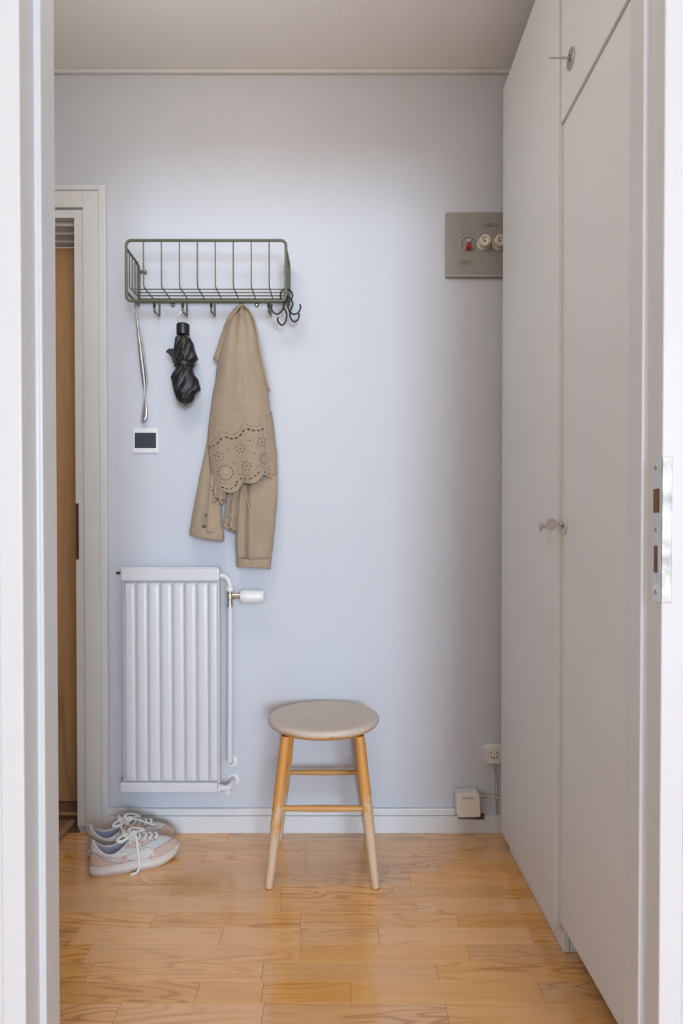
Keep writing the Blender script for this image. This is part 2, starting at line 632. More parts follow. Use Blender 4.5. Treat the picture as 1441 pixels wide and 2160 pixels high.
for r, js in joints.items():
    y1 = ROW0 - (r - 1) * SW
    y0 = y1 - SW
    ym = (y0 + y1) / 2
    if r == 0:
        y1 = YW + .0
    xs = sorted((px - CX) / FPX * ym for px in js)
    xl, xr = X_WL, X_WR
    while xs[0] - xl > .62:
        xs.insert(0, xs[0] - random.uniform(.34, .52))
    while xr - xs[-1] > .62:
        xs.append(xs[-1] + random.uniform(.34, .52))
    xs = [xl] + xs + [xr]
    for a, b in zip(xs, xs[1:]):
        plank(a, b, y0, y1)
# parquet of the near room, out of view: rows of longer strips
yy_ = ROW0 - 16 * SW
MB().box(-2.3, 2.3, -5.45, yy_ - .0004, -.002, 0).build('near_room_parquet', M['oak'], floor)

# baseboard along the far wall, with the cut beside the junction box
BB_L = P(211, 1730, 2.02).x
n0, n1 = P(966, 1727, 2.02), P(1021, 1730, 2.02)
zt_main = P(700, 1722, 2.02).z
zt_top = P(700, 1707, 2.02).z
poly = [(BB_L, 2.019, 0), (X_WR, 2.019, 0), (X_WR, 2.019, zt_main), (n1.x, 2.019, zt_main), (n1.x + .004, 2.019, n1.z),
        (n0.x, 2.019, n0.z), (n0.x, 2.019, zt_main), (BB_L, 2.019, zt_main)]
bb = MB().prism(poly, (0, YW - 2.019, 0)).build('baseboard_back', M['trim'], bevel=.0012)
struct(bb, 'white painted skirting board along the far wall')
MB().box(P(224, 1700, 2.02).x, P(962, 1700, 2.02).x, 2.021, YW, zt_main + .0012, zt_top).build('top_moulding', M['trim'], bb, bevel=.0025)
MB().box(BB_L - .002, P(224, 1700, 2.02).x - .0008, 2.020, YW, zt_main + .0012, zt_top + .001).build('corner_block', M['trim'], bb, bevel=.0015)
MB().box(n0.x, n1.x + .003, 2.026, YW - .001, n0.z - .004, n0.z + .012).build('bare_wood', M['brownwood'], bb)

# near door frame (door_1)
d1 = thing('door_1', (0, .9, 0), 'white painted door frame in the foreground with steel strike plate', None, None, 'structure')
XS = 0.4352
for s in (-1, 1):
    jm = MB()
    # room casing, rebate, stop: one L-shaped section
    sec = [(XO, YN - .014), (XO, .897), (XS, .897), (XS, YF + .004), (XO + .0275, YF + .004), (XO + .0275, YN - .002), (XO + .0325, YN - .002), (XO + .0325, YN - .014)]
    mb = MB().prism([(s * x, y, 0) for x, y in sec], (0, 0, ZO)).build('jamb', M['casing'], d1, bevel=.0025, seg=3)
    c0 = XO - .0002
    MB().box(s * (XO + .033), s * (XO + .075), YN - .009, YN + .011, 0, ZO + .07).build('outer_casing', M['casing'], d1, bevel=.004, seg=3)
    MB().box(s * (XO + .02), s * (XO + .075), YF + .0005, YF + .012, 0, ZO + .06).build('hall_casing', M['casing'], d1, bevel=.002)
MB().box(-XO - .03, XO + .03, YN - .002, YF + .004, ZO + .001, ZO + .029).build('head', M['casing'], d1)

# strike plate on the right jamb
z0s, z1s = PX(1390, 1270, XO).z, PX(1390, 966, XO).z
XPs = XO - .0006
ysp0, ysp1 = YN - .002, PX(1378, 1100, XO).y
stp = MB()
def plate_pts(x):
    c = []
    r = .012
    for k in range(7):
        a = PI / 2 * k / 6
        c.append((x, ysp1 - r + r * math.sin(a), z1s - r + r * math.cos(a)))
    for k in range(7):
        a = PI / 2 * k / 6
        c.append((x, ysp1 - r + r * math.cos(a), z0s + r - r * math.sin(a)))
    c += [(x, YN - .0145, z0s), (x, YN - .0145, z1s)]
    return c
stp.prism(plate_pts(XO - .0012), (.0014, 0, 0))
sp = stp.build('strike_plate', M['steel'], d1)
sp['label'] = 'satin steel strike plate'
MB().box(XO - .0012, XO + .0125, YN - .0165, YN - .0143, z0s, z1s).build('lip', M['wornsteel'], sp, bevel=.0008)
for pyA, pyB, xa, xb in ((1032, 1081, 1381, 1392), (1151, 1208, 1382, 1388)):
    a, b = PX(xa, pyA, XO), PX(xb, pyB, XO)
    MB().box(XO - .0018, XO - .0008, b.y, a.y, b.z, a.z).build('bolt_hole', M['brownwood'], sp)
for py_ in (986, 1118, 1249):
    c = PX(1385, py_, XO)
    mb = MB().lathe([(.0042, 0), (.0042, .0006), (.003, .0010)], (XO - .0012, c.y, c.z), (-1, 0, 0), 16)
    mb.build('screw', M['steel'], sp, smooth=40)
    MB().add([Vector((XO - .0024, c.y, c.z)) + Vector((0, u * math.cos(.5) - w * math.sin(.5), u * math.sin(.5) + w * math.cos(.5))) for u, w in ((-.0005, -.0034), (.0005, -.0034), (.0005, .0034), (-.0005, .0034))], [(0, 1, 2, 3)]).build('screw_slot', M['dark'], sp)

# entrance door at the left of the far wall (door_2)
d2 = thing('door_2', ((DX0 + DX1) / 2, 2.1, 0), 'oak veneered entrance door in a white stepped frame', None, None, 'structure')
YC1, YC2 = 2.018, 2.014
cx0, cx1 = P(177, 1000, YC1).x, P(210, 1000, YC1).x
ox1 = P(224.5, 1000, YC2).x
cz0, cz1 = P(150, 437, YC1).z, P(150, 402, YC1).z
oz1 = P(150, 389, YC2).z
MB().box(cx0, cx1 - .0006, YC1, YW, 0.004, cz1).build('casing', M['trim'], d2, bevel=.0015)
MB().box(X_WL, cx0 - .0001, YC1, YW, cz0, cz1).build('casing', M['trim'], d2, bevel=.0015)
MB().box(cx1 + .0006, ox1, YC2, YW, zt_main + .0005, oz1).build('outer_moulding', M['trim'], d2, bevel=.003, seg=3)
MB().box(X_WL, cx1 + .0003, YC2, YW, cz1 + .0006, oz1).build('outer_moulding', M['trim'], d2, bevel=.003, seg=3)
# inner frame post and head
MB().box(DX1, cx0 - .0006, 2.026, YW + .012, .02, P(150, 442, 2.026).z).build('frame_post', M['trim'], d2, bevel=.0012)
MB().box(DX0, DX1 - .0003, 2.026, YW + .012, DZ, P(150, 442, 2.026).z).build('frame_head', M['trim'], d2, bevel=.0012)
MB().box(DX1, DX1 + .03, YW + .0125, 2.21, .0, DZ + .03).build('reveal', M['trim'], d2)
MB().box(DX0 - .03, DX0, YW, 2.21, .0, DZ + .03).build('reveal', M['trim'], d2)
zh = DZ
for (ya, yb, drop) in ((2.056, 2.098, .011), (2.0985, 2.138, .019), (2.1385, 2.175, .027)):
    MB().box(DX0, DX1, ya, yb, DZ - drop, DZ + .03).build('head_step', M['trim'], d2, bevel=.0015)
YD = 2.177
dbot = P(130, 1690, YD).z
MB().box(DX0 + .003, DX1 - .002, YD, YD + .045, dbot, DZ - .028).build('door_leaf', M['oakdoor'], d2)
MB().box(DX0, DX1, 2.094, YD + .05, 0, dbot - .003).build('threshold', M['threshold'], d2, bevel=.001)
zl = P(130, 1713, 2.094).z
MB().box(DX0, DX1, 2.088, 2.0936, P(130, 1719, 2.09).z, zl).build('threshold_edge', M['thresholdedge'], d2)
MB().box(DX0, DX1 + .005, 2.022, 2.0936, -.002, .0045).build('floor_sill', M['threshold'], d2)
a, b = P(161, 1062, 2.024), P(166.2, 1180, 2.024)
MB().box(a.x - .002, b.x, 2.0235, 2.0258, b.z, a.z).build('lock_plate', M['rust'], d2)

# added fill lamp, unseen above the view, evens out the hall's brightness
lamp = thing('added_fill_lamp', (-.42, 1.13, 2.5), 'added fill lamp out of view, a white dome below the hall ceiling', 'lamp')
MB().lathe([(.05, 0), (.05, .02), (.008, .024), (.008, .24), (.03, .245), (.03, .2505)], (-.42, 1.13, HC), (0, 0, -1), 40).build('fill_lamp_base', M['casing'], lamp, smooth=40)
k_ = NT('fill_lamp_glow', .4)
k_.col((.9, .88, .84))
k_.b.inputs['Emission Color'].default_value = (1.0, .955, .90, 1)
k_.b.inputs['Emission Strength'].default_value = FILL_GLOW
MB().lathe([(.03, .251), (.09, .258), (.135, .275), (.165, .302), (.172, .32), (.165, .34), (.135, .368), (.085, .388), (.03, .396), (0, .397)], (-.42, 1.13, HC), (0, 0, -1), 40).build('fill_lamp_shade', k_.m, lamp, smooth=60)

# ------------------------------------------------------------------ wardrobe units on the right
XD1, XD2, XK = .495, .507, .520
YA, YS, YE = 1.912, 1.425, .95     # far side, joint, near side
def wardrobe(name, y_near, y_far, xf, label):
    o = thing(name, ((xf + 1.1) / 2, (y_near + y_far) / 2, 0), label, 'wardrobe', 'built-in wardrobe units')
    return o
w1 = wardrobe('wardrobe', YS, YA, XD1, 'pale grey wardrobe unit with one full-height door, next to the hall wall')
MB().box(XD1 + .020, 1.105, YS + .003, YA - .002, .062, 2.352).build('carcass', M['wardrobe'], w1)
MB().box(XK, XK + .016, YS + .012, YA - .012, .0005, .0615).build('plinth', M['edge'], w1, bevel=.003)
MB().box(XK + .0165, XK + .55, YS + .014, YS + .030, .0005, .0615).build('plinth_end', M['edge'], w1)
MB().box(XK + .0165, XK + .55, YA - .030, YA - .014, .0005, .0615).build('plinth_end', M['edge'], w1)
dr1 = MB().box(XD1, XD1 + .0195, YS, YA, .061, 2.355).build('door', M['wardrobe'], w1, bevel=.0015)
w2 = wardrobe('wardrobe', YE, YS, XD2, 'pale grey wardrobe unit with upper cupboard door, nearest the door frame')
MB().box(XD2 + .020, 1.105, YE, YS - .003, .084, 2.352).build('carcass', M['wardrobe'], w2)
MB().box(XD2 + .06, 1.10, YE + .01, YE + .03, .0005, .0835).build('plinth_end', M['edge'], w2)
MB().box(XD2, XD2 + .0195, YE, YS - .0012, .083, 1.9235).build('door', M['wardrobe'], w2, bevel=.0015)
XU = XD2 - .006
dru = MB().box(XU, XU + .0195, YE, YS - .0012, 1.925, 2.355).build('upper_door', M['wardrobe'], w2, bevel=.0015)

# key escutcheons, keys, knob
def oval(cx_, cy_, cz_, ry, rz, x, t, tilt=0, n=28):
    pts = []
    for k in range(n):
        a = 2 * PI * k / n
        y, z = ry * math.cos(a), rz * math.sin(a)
        pts.append((x, cy_ + y * math.cos(tilt) - z * math.sin(tilt), cz_ + y * math.sin(tilt) + z * math.cos(tilt)))
    return MB().prism(pts, (t, 0, 0))
c = PX(1191, 1109, XD2)
esc = oval(0, c.y, c.z, .0180, .0185, XD2 - .004, .0042).build('escutcheon', M['steel'], w2, smooth=40, bevel=.001)
MB().box(XD2 - .0045, XD2 - .0039, c.y - .002, c.y + .002, c.z - .004, c.z + .008).build('keyhole', M['dark'], esc)
key = MB()
kz = c.z + .0045
key.lathe([(.0026, 0), (.0026, .009), (.0032, .0095), (.0032, .011), (.0026, .0115), (.0026, .019)], (XD2 - .002, c.y, kz), (-1, 0, 0), 14)
key.prism([(XD2 - .0295 + .0128 * math.cos(2 * PI * k / 28), c.y - .0012, kz - .002 + .0132 * math.sin(2 * PI * k / 28)) for k in range(28)], (0, .0024, 0))
kk = thing('key', (XD2 - .03, c.y, kz), 'steel key with round bow in the lower wardrobe lock', 'key')
key.build('key_body', M['dullsteel'], kk, smooth=35)
# small mushroom knob on the far door
kc = PX(1161, 1110, XD1)
kn = MB().lathe([(.0085, 0), (.0085, .002), (.0052, .004), (.0048, .017), (.006, .019), (.0125, .0215), (.0125, .024), (.011, .0255), (.0, .026)], (XD1, kc.y, kc.z), (-1, 0, 0), 24)
kn.build('knob', M['dullsteel'], w1, smooth=40)
c = PX(1206, 124, XU)
esc = oval(0, c.y, c.z, .0205, .0215, XU - .004, .0042, tilt=.0).build('escutcheon', M['dullsteel'], w2, smooth=40, bevel=.001)
MB().box(XU - .0045, XU - .0039, c.y - .002, c.y + .002, c.z - .006, c.z + .009).build('keyhole', M['dark'], esc)
kz = c.z + .002
k2 = thing('key', (XU - .03, c.y, kz), 'steel key turned flat in the upper cupboard lock', 'key')
kb = MB()
kb.lathe([(.0024, 0), (.0024, .018), (.003, .0185), (.003, .020), (.0024, .0205), (.0024, .025)], (XU - .002, c.y, kz), (-1, 0, 0), 14)
ring = [(XU - .036 + .0125 * math.cos(2 * PI * k / 28), c.y + .0125 * .80 * math.sin(2 * PI * k / 28), kz + .0125 * .60 * math.sin(2 * PI * k / 28)) for k in range(28)]
kb.tube(ring, .0017, 8, True)
kb.build('key_body', M['dullsteel'], k2, smooth=40)

# ------------------------------------------------------------------ wire shelf
YFs, YBs = 1.905, 2.0255
XL_, XR_ = P(266.3, 570, YFs).x, P(603.2, 570, YFs).x
ZT_, ZB_ = P(435, 507.2, YFs).z, P(435, 634.8, YFs).z
ZFL = P(435, 603, YFs).z
shelf = thing('wire_shelf', ((XL_ + XR_) / 2, YBs, ZB_), 'olive green wire hat shelf with hooks on the wall', 'shelf')
def rrect(x0, x1, z0, z1, y, r, n=6):
    pts = []
    for cx_, cz_, a0 in ((x1 - r, z1 - r, 0), (x0 + r, z1 - r, PI / 2), (x0 + r, z0 + r, PI), (x1 - r, z0 + r, 1.5 * PI)):
        for k in range(n + 1):
            a = a0 + PI / 2 * k / n
            pts.append(Vector((cx_ + r * math.cos(a), y, cz_ + r * math.sin(a))))
    return pts
MB().tube(rrect(XL_, XR_, ZB_, ZT_, YFs, .0155), .0043, 12, True).build('front_frame', M['green'], shelf, smooth=60)
ZST, ZSB = P(270, 523, YFs).z, P(270, 615, YFs).z
for X in (XL_, XR_):
    i_ = .0006 if X == XL_ else -.0006
    pth = catmull([(X, YFs, ZST), (X, YFs + .05, ZST - .001), (X, YBs - .02, ZST - .002), (X, YBs - .004, ZST - .012), (X, YBs, ZST - .035),
                   (X, YBs, (ZST + ZSB) / 2), (X, YBs, ZSB + .03), (X, YBs - .004, ZSB + .008), (X, YBs - .02, ZSB), (X, YBs - .06, ZSB), (X, YFs, ZSB)], 4)
    MB().tube(pth, .0042, 10).build('side_frame', M['green'], shelf, smooth=60)
    # wall eye with screw at the top
    e = Vector((X + (.016 if X == XL_ else -.010), YBs, P(300, 572, YBs).z))
    eye = MB().lathe([(.0075, 0), (.0075, .0018), (.006, .0024)], (e.x, YW - .0002, e.z), (0, -1, 0), 18)
    eye.box(min(X, e.x), max(X, e.x), YW - .004, YW - .0005, e.z - .005, e.z + .005)
    ey = eye.build('wall_tab', M['green'], shelf, smooth=40)
    MB().lathe([(.0032, 0), (.0026, .0014)], (e.x, YW - .0022, e.z), (0, -1, 0), 12).build('screw', M['steel'], ey, smooth=40)
# long wires
for (px_, ytop, pyf) in ((277, 527, 606.8), (283, 535.6, 613.4), (289.2, 543, 619.7), (294, 551, 626.2)):
    # depth from the height of the basket floor
    lo, hi = YFs, YBs
    for _ in range(30):
        mid = (lo + hi) / 2
        if P(435, pyf, mid).z > ZFL: lo = mid
        else: hi = mid
        if P(435, pyf, mid).z < ZFL: pass
    yy = YFs + (YBs - YFs) * ((277, 283, 289.2, 294).index(px_) + 1) / 5.0 * 1.08
    r = .011
    x0, x1 = XL_ + .001, XR_ - .001
    zt = ZST + .003
    pts = [Vector((x0, yy, zt)), Vector((x0, yy, ZFL + .06))]
    for k in range(6):
        a = PI + PI / 2 * k / 5
        pts.append(Vector((x0 + r + r * math.cos(a), yy, ZFL + r + r * math.sin(a))))
    for k in range(6):
        a = 1.5 * PI + PI / 2 * k / 5
        pts.append(Vector((x1 - r + r * math.cos(a), yy, ZFL + r + r * math.sin(a))))
    pts += [Vector((x1, yy, ZFL + .06)), Vector((x1, yy, zt))]
    MB().tube(pts, .0019, 8).build('long_wire', M['green'], shelf, smooth=60)
for px_ in (302.5, 340.4, 378.6, 416.2, 454.1, 492.0, 529.9, 567.8):
    x = P(px_, 560, YFs).x
    pts = [Vector((x, YFs + .001, ZT_)), Vector((x, YFs + .001, ZFL + .04))]
    for k in range(6):
        a = PI / 2 * k / 5
        pts.append(Vector((x, YFs + .001 + .010 * (1 - math.cos(a)), ZFL - .0022 + .010 * (1 - math.sin(a)))))
    pts.append(Vector((x, YBs - .001, ZFL - .0022)))
    MB().tube(pts, .0019, 8).build('cross_wire', M['green'], shelf, smooth=60)
ZRAIL = P(435, 636.5, YBs).z
MB().tube([(XL_ + .006, YBs - .001, ZRAIL), (XR_ - .006, YBs - .001, ZRAIL)], .0042, 10).build('hook_rail', M['green'], shelf, smooth=60)
HOOKX = []
for px_, tipx in ((336.4, 326.3), (394.5, 386), (453.2, 447.5), (513.5, 507.5), (571, 567.8)):
    x = P(px_, 650, YBs).x
    HOOKX.append(x)
    z1 = P(px_, 667, YBs).z
    yt = YBs - .055
    z2 = P(tipx, 657, yt).z
    z3 = P(tipx, 641, yt).z
    pts = catmull([(x, YBs, ZRAIL), (x, YBs, (ZRAIL + z1) / 2), (x, YBs - .001, z1 + .004), (x, YBs - .006, z1), (x, YBs - .03, lerp(z1, z2, .45)),
                   (x, yt + .004, z2), (x, yt, z2 + .008), (x, yt, z3 - .004)], 4)
    hk = MB().tube(pts, .0030, 10).build('hook', M['green'], shelf, smooth=60)
    MB().lathe([(.0032, 0), (.0043, .001), (.0043, .012), (.003, .0145), (0, .015)], (x, yt, z3 - .012), (0, 0, 1), 14).build('black_cap', M['black'], hk, smooth=50)
for px_ in (365, 542):
    c = P(px_, 643.5, YW)
    t = MB().prism([(c.x + .0068 * math.cos(PI + PI * k / 10), YW - .003, c.z + .008 * math.sin(PI + PI * k / 10)) for k in range(11)] + [(c.x + .0068, YW - .003, c.z + .012), (c.x - .0068, YW - .003, c.z + .012)], (0, .0026, 0)).build('wall_tab', M['green'], shelf)
    MB().lathe([(.0036, 0), (.0028, .0015)], (c.x, YW - .003, c.z), (0, -1, 0), 14).build('screw', M['steel'], t, smooth=40)

# S-hooks on the right lower bar of the shelf
def shook(pts, Y0, Y1, label):
    n = len(pts)
    path = [P(560 + x / 16.01, 590 + y / 16.01, lerp(Y0, Y1, i / (n - 1))) for i, (x, y) in enumerate(pts)]
    path = catmull(path, 5)
    o = MB().tube(path, [.0022] + [.0026] * (len(path) - 2) + [.0022], 10).build('s_hook', M['blackmetal'], smooth=60, loc=path[-1])
    return tag(o, label, 'hook', 'black S-hooks on the shelf')
shook([(575, 690), (505, 560), (540, 400), (640, 330), (760, 320), (870, 400), (915, 520), (890, 620), (810, 730), (765, 850), (775, 970),
       (830, 1090), (960, 1165), (1080, 1130), (1170, 1010), (1185, 900), (1160, 830)], 1.925, 1.922, 'black S-hook hung highest, its lower curve opening to the right')
shook([(640, 480), (680, 420), (740, 450), (760, 560), (740, 660), (650, 750), (620, 850), (600, 960), (530, 1080), (400, 1160), (270, 1100), (205, 990), (205, 900), (240, 845)],
      1.940, 1.915, 'black S-hook whose lower curve swings left in front of the last shelf hook')
shook([(640, 640), (660, 560), (720, 520), (770, 580), (740, 680), (660, 780), (610, 880), (625, 970), (690, 1070), (720, 1200), (690, 1380), (620, 1500), (540, 1530), (450, 1450), (410, 1350), (425, 1270)],
      1.975, 1.972, 'black S-hook reaching lowest of the four')
shook([(650, 680), (680, 600), (760, 580), (830, 630), (895, 720), (925, 820), (905, 910), (860, 1000), (830, 1100), (840, 1250), (900, 1380), (980, 1415), (1080, 1370), (1130, 1260), (1140, 1130)],
      1.992, 1.985, 'black S-hook hanging behind the one that opens to the right')

# ------------------------------------------------------------------ long metal shoehorn
sh = thing('shoehorn', P(298, 890, 2.0), 'long thin metal shoehorn hooked over the left end of the wire shelf', 'shoehorn')
hp = catmull([P(305.5, 573, 2.012), P(304.5, 562, 2.006), P(300, 553, 2.002), P(290, 550.5, 1.998), P(283, 556, 1.996), P(280.6, 575, 1.998), P(281.5, 600, 2.002), P(284, 625, 2.008), P(286, 648, 2.012)], 5)
MB().tube(hp, .0017, 8).build('hook_handle', M['dullsteel'], sh, smooth=60)
lt = [(645, 285), (680, 287.2), (720, 290.5), (760, 294), (800, 299), (822, 302.8), (834, 304), (846, 302.5), (862, 299.8), (876, 297.6), (884, 297), (890, 298)]
rt = [(645, 287), (680, 293), (720, 301), (760, 307), (790, 310.5), (806, 311.5), (822, 308), (834, 305), (846, 308.5), (862, 311), (876, 311), (884, 309), (890, 303)]
rowsg = []
for i in range(50):
    py_ = 645 + 245 * i / 49
    l_, r_ = interp(lt, py_), interp(rt, py_)
    row = []
    for k in range(9):
        u = k / 8
        tw = 1 if py_ < 833 else -1
        row.append(P(lerp(l_, r_, u), py_, 2.014 - .006 * math.sin(PI * u) + .010 * tw * (u - .5) * sm(640, 700, py_)))
    rowsg.append(row)
MB().grid(rowsg).build('blade', M['steel'], sh, smooth=180, solid=.0010)

# ------------------------------------------------------------------ white wall plate with dark window
a, b = P(281.5, 904, YW), P(335, 956, YW)
pl = thing('wall_switch', ((a.x + b.x) / 2, YW, b.z), 'small white square wall plate with a dark grey window above the radiator', 'switch')
MB().box(a.x, b.x, YW - .006, YW - .0002, b.z, a.z).build('plate', M['plastic'], pl, bevel=.0018)
a, b = P(284.5, 913, YW - .006), P(329.5, 945, YW - .006)
MB().box(a.x, b.x, YW - .0075, YW - .0055, b.z, a.z).build('dark_window', M['screen'], pl, bevel=.0008)

# ------------------------------------------------------------------ umbrella
YU = 1.962
def U(x, y, Y=YU):
    return P(330 + x / 9.392, 640 + y / 9.392, Y)
um = thing('umbrella', U(575, 1990), 'black folded pocket umbrella hanging by its ring from a shelf hook', 'umbrella')
rc = U(545, 285)
MB().tube([rc + Vector((.0212 * math.cos(2 * PI * k / 40), .004 * math.sin(2 * PI * k / 40), .0212 * math.sin(2 * PI * k / 40))) for k in range(40)], .0010, 8, True).build('ring', M['steel'], um, smooth=60)
hc = U(527, 400)
hb = U(527, 640)
MB().lathe([(.0, -.004), (.004, -.004), (.004, 0), (.017, .001), (.0203, .0045), (.0203, .034), (.0195, .0365), (.017, .037)], hc, hb - hc, 32).build('handle', M['black'], um, smooth=40)
MB().lathe([(.0075, 0), (.0075, .02)], U(545, 600), (0, 0, -1), 14).build('shaft', M['black'], um, smooth=40)
prof = [(640, 480, 610), (660, 400, 650), (690, 372, 680), (800, 358, 742), (900, 342, 757), (1000, 343, 785), (1090, 340, 822), (1150, 355, 780), (1185, 368, 735),
        (1210, 372, 722), (1270, 388, 722), (1320, 375, 730), (1400, 315, 748), (1470, 278, 800), (1560, 308, 848), (1640, 318, 868), (1720, 330, 882), (1770, 352, 790),
        (1830, 375, 760), (1900, 405, 735), (1950, 445, 705), (1985, 500, 650), (1992, 560, 590)]
rowsg = []
NA = 72
tabL = [(y, l) for y, l, r in prof]
tabR = [(y, r) for y, l, r in prof]
for i in range(90):
    y = 640 + (1992 - 640) * i / 89
    l_, r_ = interp(tabL, y), interp(tabR, y)
    cxx, hw = (l_ + r_) / 2, (r_ - l_) / 2 / 9.392 / FPX * YU
    cen = U(cxx, y)
    row = []
    v = i / 89
    strap = 1 - .75 * math.exp(-((y - 1215) / 70.0) ** 2)
    for k in range(NA):
        a = 2 * PI * k / NA
        tw = a + v * 1.6
        pl_ = .13 * abs(math.sin(tw * 3.5 + 1.2 * math.sin(v * 9))) + .05 * math.sin(tw * 11 + v * 20)
        side = abs(math.cos(a))
        f = 1 - pl_ * strap * (1 - .55 * side ** 6)
        row.append(cen + Vector((math.cos(a) * hw * (1 - .35 * pl_ * strap), math.sin(a) * min(hw, .034) * .95 * f, 0)))
    rowsg.append(row)
cm = MB().grid(rowsg, True)
cm.cap(rowsg[-1])
cm.cap(rowsg[0])
cm.build('folded_canopy', M['nylon'], um, smooth=50)
# strap and fastening flap
yy = 1215
l_, r_ = 366, 728
cen = U((l_ + r_) / 2, yy)
hw = (r_ - l_) / 2 / 9.392 / FPX * YU
rws = []
for dz in (-.0058, -.0045, .0045, .0058):
    rws.append([cen + Vector((math.cos(2 * PI * k / 40) * (hw + (.001 if abs(dz) < .005 else 0)), math.sin(2 * PI * k / 40) * (min(hw, .034) * .97 + .0008), dz - .0008 * math.cos(2 * PI * k / 40))) for k in range(40)])
MB().grid(rws, True).build('strap', M['nylon'], um, smooth=60, solid=.001)
MB().prism([U(x, y, YU + .004) for x, y in ((180, 955), (215, 915), (262, 888), (345, 895), (365, 1000), (372, 1185), (325, 1180), (300, 1070), (250, 1010))], (0, .004, 0)).build('flap', M['nylon'], um, bevel=.001)
MB().prism([U(x, y, YU - .006) for x, y in ((690, 1000), (790, 1010), (828, 1105), (765, 1160), (748, 1250), (715, 1225))], (0, .006, 0)).build('flap', M['nylon'], um, bevel=.001)
for x, y in ((322, 1190), (340, 1245)):
    MB().lathe([(.0022, 0), (.0022, .001), (.001, .002)], U(x, y, YU), (-.6, -.8, 0), 12).build('snap', M['steel'], um, smooth=40)
for i in range(7):
    a = U(470 + 30 * i, 1860 - 36 * i, YU - .030 + .003 * i)
    pts = [U(560 + 40 * i, 1925 - 60 * i + 6 * j, YU - .028 + .004 * (i + j) * .5) + Vector((.0035 * (j - 2), 0, .0012 * math.sin(j * 2 + i))) for j in range(5)]
    MB().tube(catmull(pts, 3), .0005, 5).build('frayed_edge', M['nylonworn'], um)
MB().lathe([(.0, 0), (.0075, .0005), (.0075, .003)], U(572, 1985, YU - .004), (0, -.35, -1), 20).build('tip', M['screen'], um, smooth=40)
for s in ((470, 640, 480, 710), (590, 625, 640, 690)):
    MB().tube([U(s[0], s[1], YU - .014), U(s[2], s[3], YU - .016)], .0012, 6).build('rib_end', M['steel'], um)

# ------------------------------------------------------------------ jacket
def J(x, y):      # close-up coordinates to photo pixels
    return 330 + x / 3.661, 630 + y / 3.661
jk = thing('jacket', P(500, 1200, 1.99), 'tan linen jacket with eyelet embroidered hem hanging on a shelf hook', 'jacket')
bl = [(640, 506), (650, 497), (665, 486), (690, 475.5), (728, 467), (761, 460), (810, 454), (827, 450), (876, 443.5), (903, 440), (941, 439.5), (969, 442.5), (1001, 445), (1034, 447.5), (1060, 449)]
br = [(640, 510), (650, 521), (665, 530), (689, 539), (739, 548), (786, 558), (821, 564.5), (868, 571), (917, 577), (958, 581.5), (1012, 583.5), (1060, 584)]
hem_t = [(0, 1020), (.03, 1018), (.08, 1026), (.16, 1034), (.25, 1039), (.33, 1038), (.40, 1033), (.455, 1022), (.49, 1017), (.54, 1019), (.62, 1019.5), (.70, 1015), (.77, 1005), (.80, 1000.5), (.85, 1003), (.92, 1007.5), (1, 1009)]
def bodyY(px, py):
    l_, r_ = interp(bl, py), interp(br, py)
    u = max(0, min(1, (px - l_) / max(1, r_ - l_)))
    v = (py - 641) / 390.0
    T = lerp(.052, .070, sm(0, .35, v)) * (1 - .12 * sm(.6, 1, v))
    y = 2.012 - T * (max(0, math.sin(PI * lerp(.04, .96, u))) ** .55)
    # creases that radiate from the hook and soft drapes lower down
    top = math.exp(-v / .22)
    y += .0085 * top * math.cos(2 * PI * (u * 2.6 + .12)) + .010 * math.exp(-((u - .56 + .1 * v) / .05) ** 2) * math.exp(-v / .28)
    y += .0065 * sm(.2, .8, v) * math.cos(2 * PI * (u * 1.7 + .25 * v + .15)) + .002 * math.sin(13 * u + 9 * v) * sm(.1, .4, v)
    y += .008 * math.exp(-((u - .45) / .10) ** 2) * sm(.86, 1.0, v) - .003 * math.exp(-((u - .2) / .12) ** 2) * sm(.8, 1.0, v)
    return y
rowsg = []
NU, NV = 61, 80
for i in range(NV):
    row = []
    for k in range(NU):
        u = k / (NU - 1)
        py_ = lerp(641, interp(hem_t, u), (i / (NV - 1)) ** 1.0)
        px_ = lerp(interp(bl, py_), interp(br, py_), u)
        row.append(P(px_, py_, bodyY(px_, py_)))
    rowsg.append(row)
body = MB().grid(rowsg).build('body_panel', M['tan'], jk, smooth=180, solid=.0022)
# back of the jacket against the wall closes the bundle
rowsg = []
for i in range(24):
    py_ = 641 + (1030 - 641) * i / 23
    l_, r_ = interp(bl, py_), interp(br, py_)
    rowsg.append([P(lerp(l_ + 2, r_ - 2, k / 12), py_, 2.018 + .003 * math.cos(k * 1.3)) for k in range(13)])
MB().grid(rowsg).build('back_panel', M['tan'], jk, smooth=180, solid=.002)

def on_body(px, py, d=.0016):
    return P(px, py, bodyY(px, py) - d)

# collar edges
def ribbon(left, right, Yf, name, mat, n=26, solid=.003):
    rw = []
    y0, y1 = left[0][0], left[-1][0]
    for i in range(n):
        t = i / (n - 1)
        a = catmull([Vector((p[1], p[0], 0)) for p in left], 8)
        b = catmull([Vector((p[1], p[0], 0)) for p in right], 8)
        pa, pb = a[min(len(a) - 1, int(t * (len(a) - 1)))], b[min(len(b) - 1, int(t * (len(b) - 1)))]
        row = []
        for k in range(6):
            u = k / 5
            q = pa.lerp(pb, u)
            row.append(P(q.x, q.y, Yf(t, u)))
        rw.append(row)
    return MB().grid(rw).build(name, mat, jk, smooth=180, solid=solid)
ribbon([(641.5, 506), (652, 493), (672, 480), (698, 469.5), (728, 459.5), (758, 449.5)],
       [(645, 509), (662, 496), (685, 483), (708, 475), (735, 467), (761, 459.5)],
       lambda t, u: lerp(1.958, 1.985, sm(0, .7, t)) + .004 * math.cos(PI * u), 'collar', M['tan'], 26, .004)
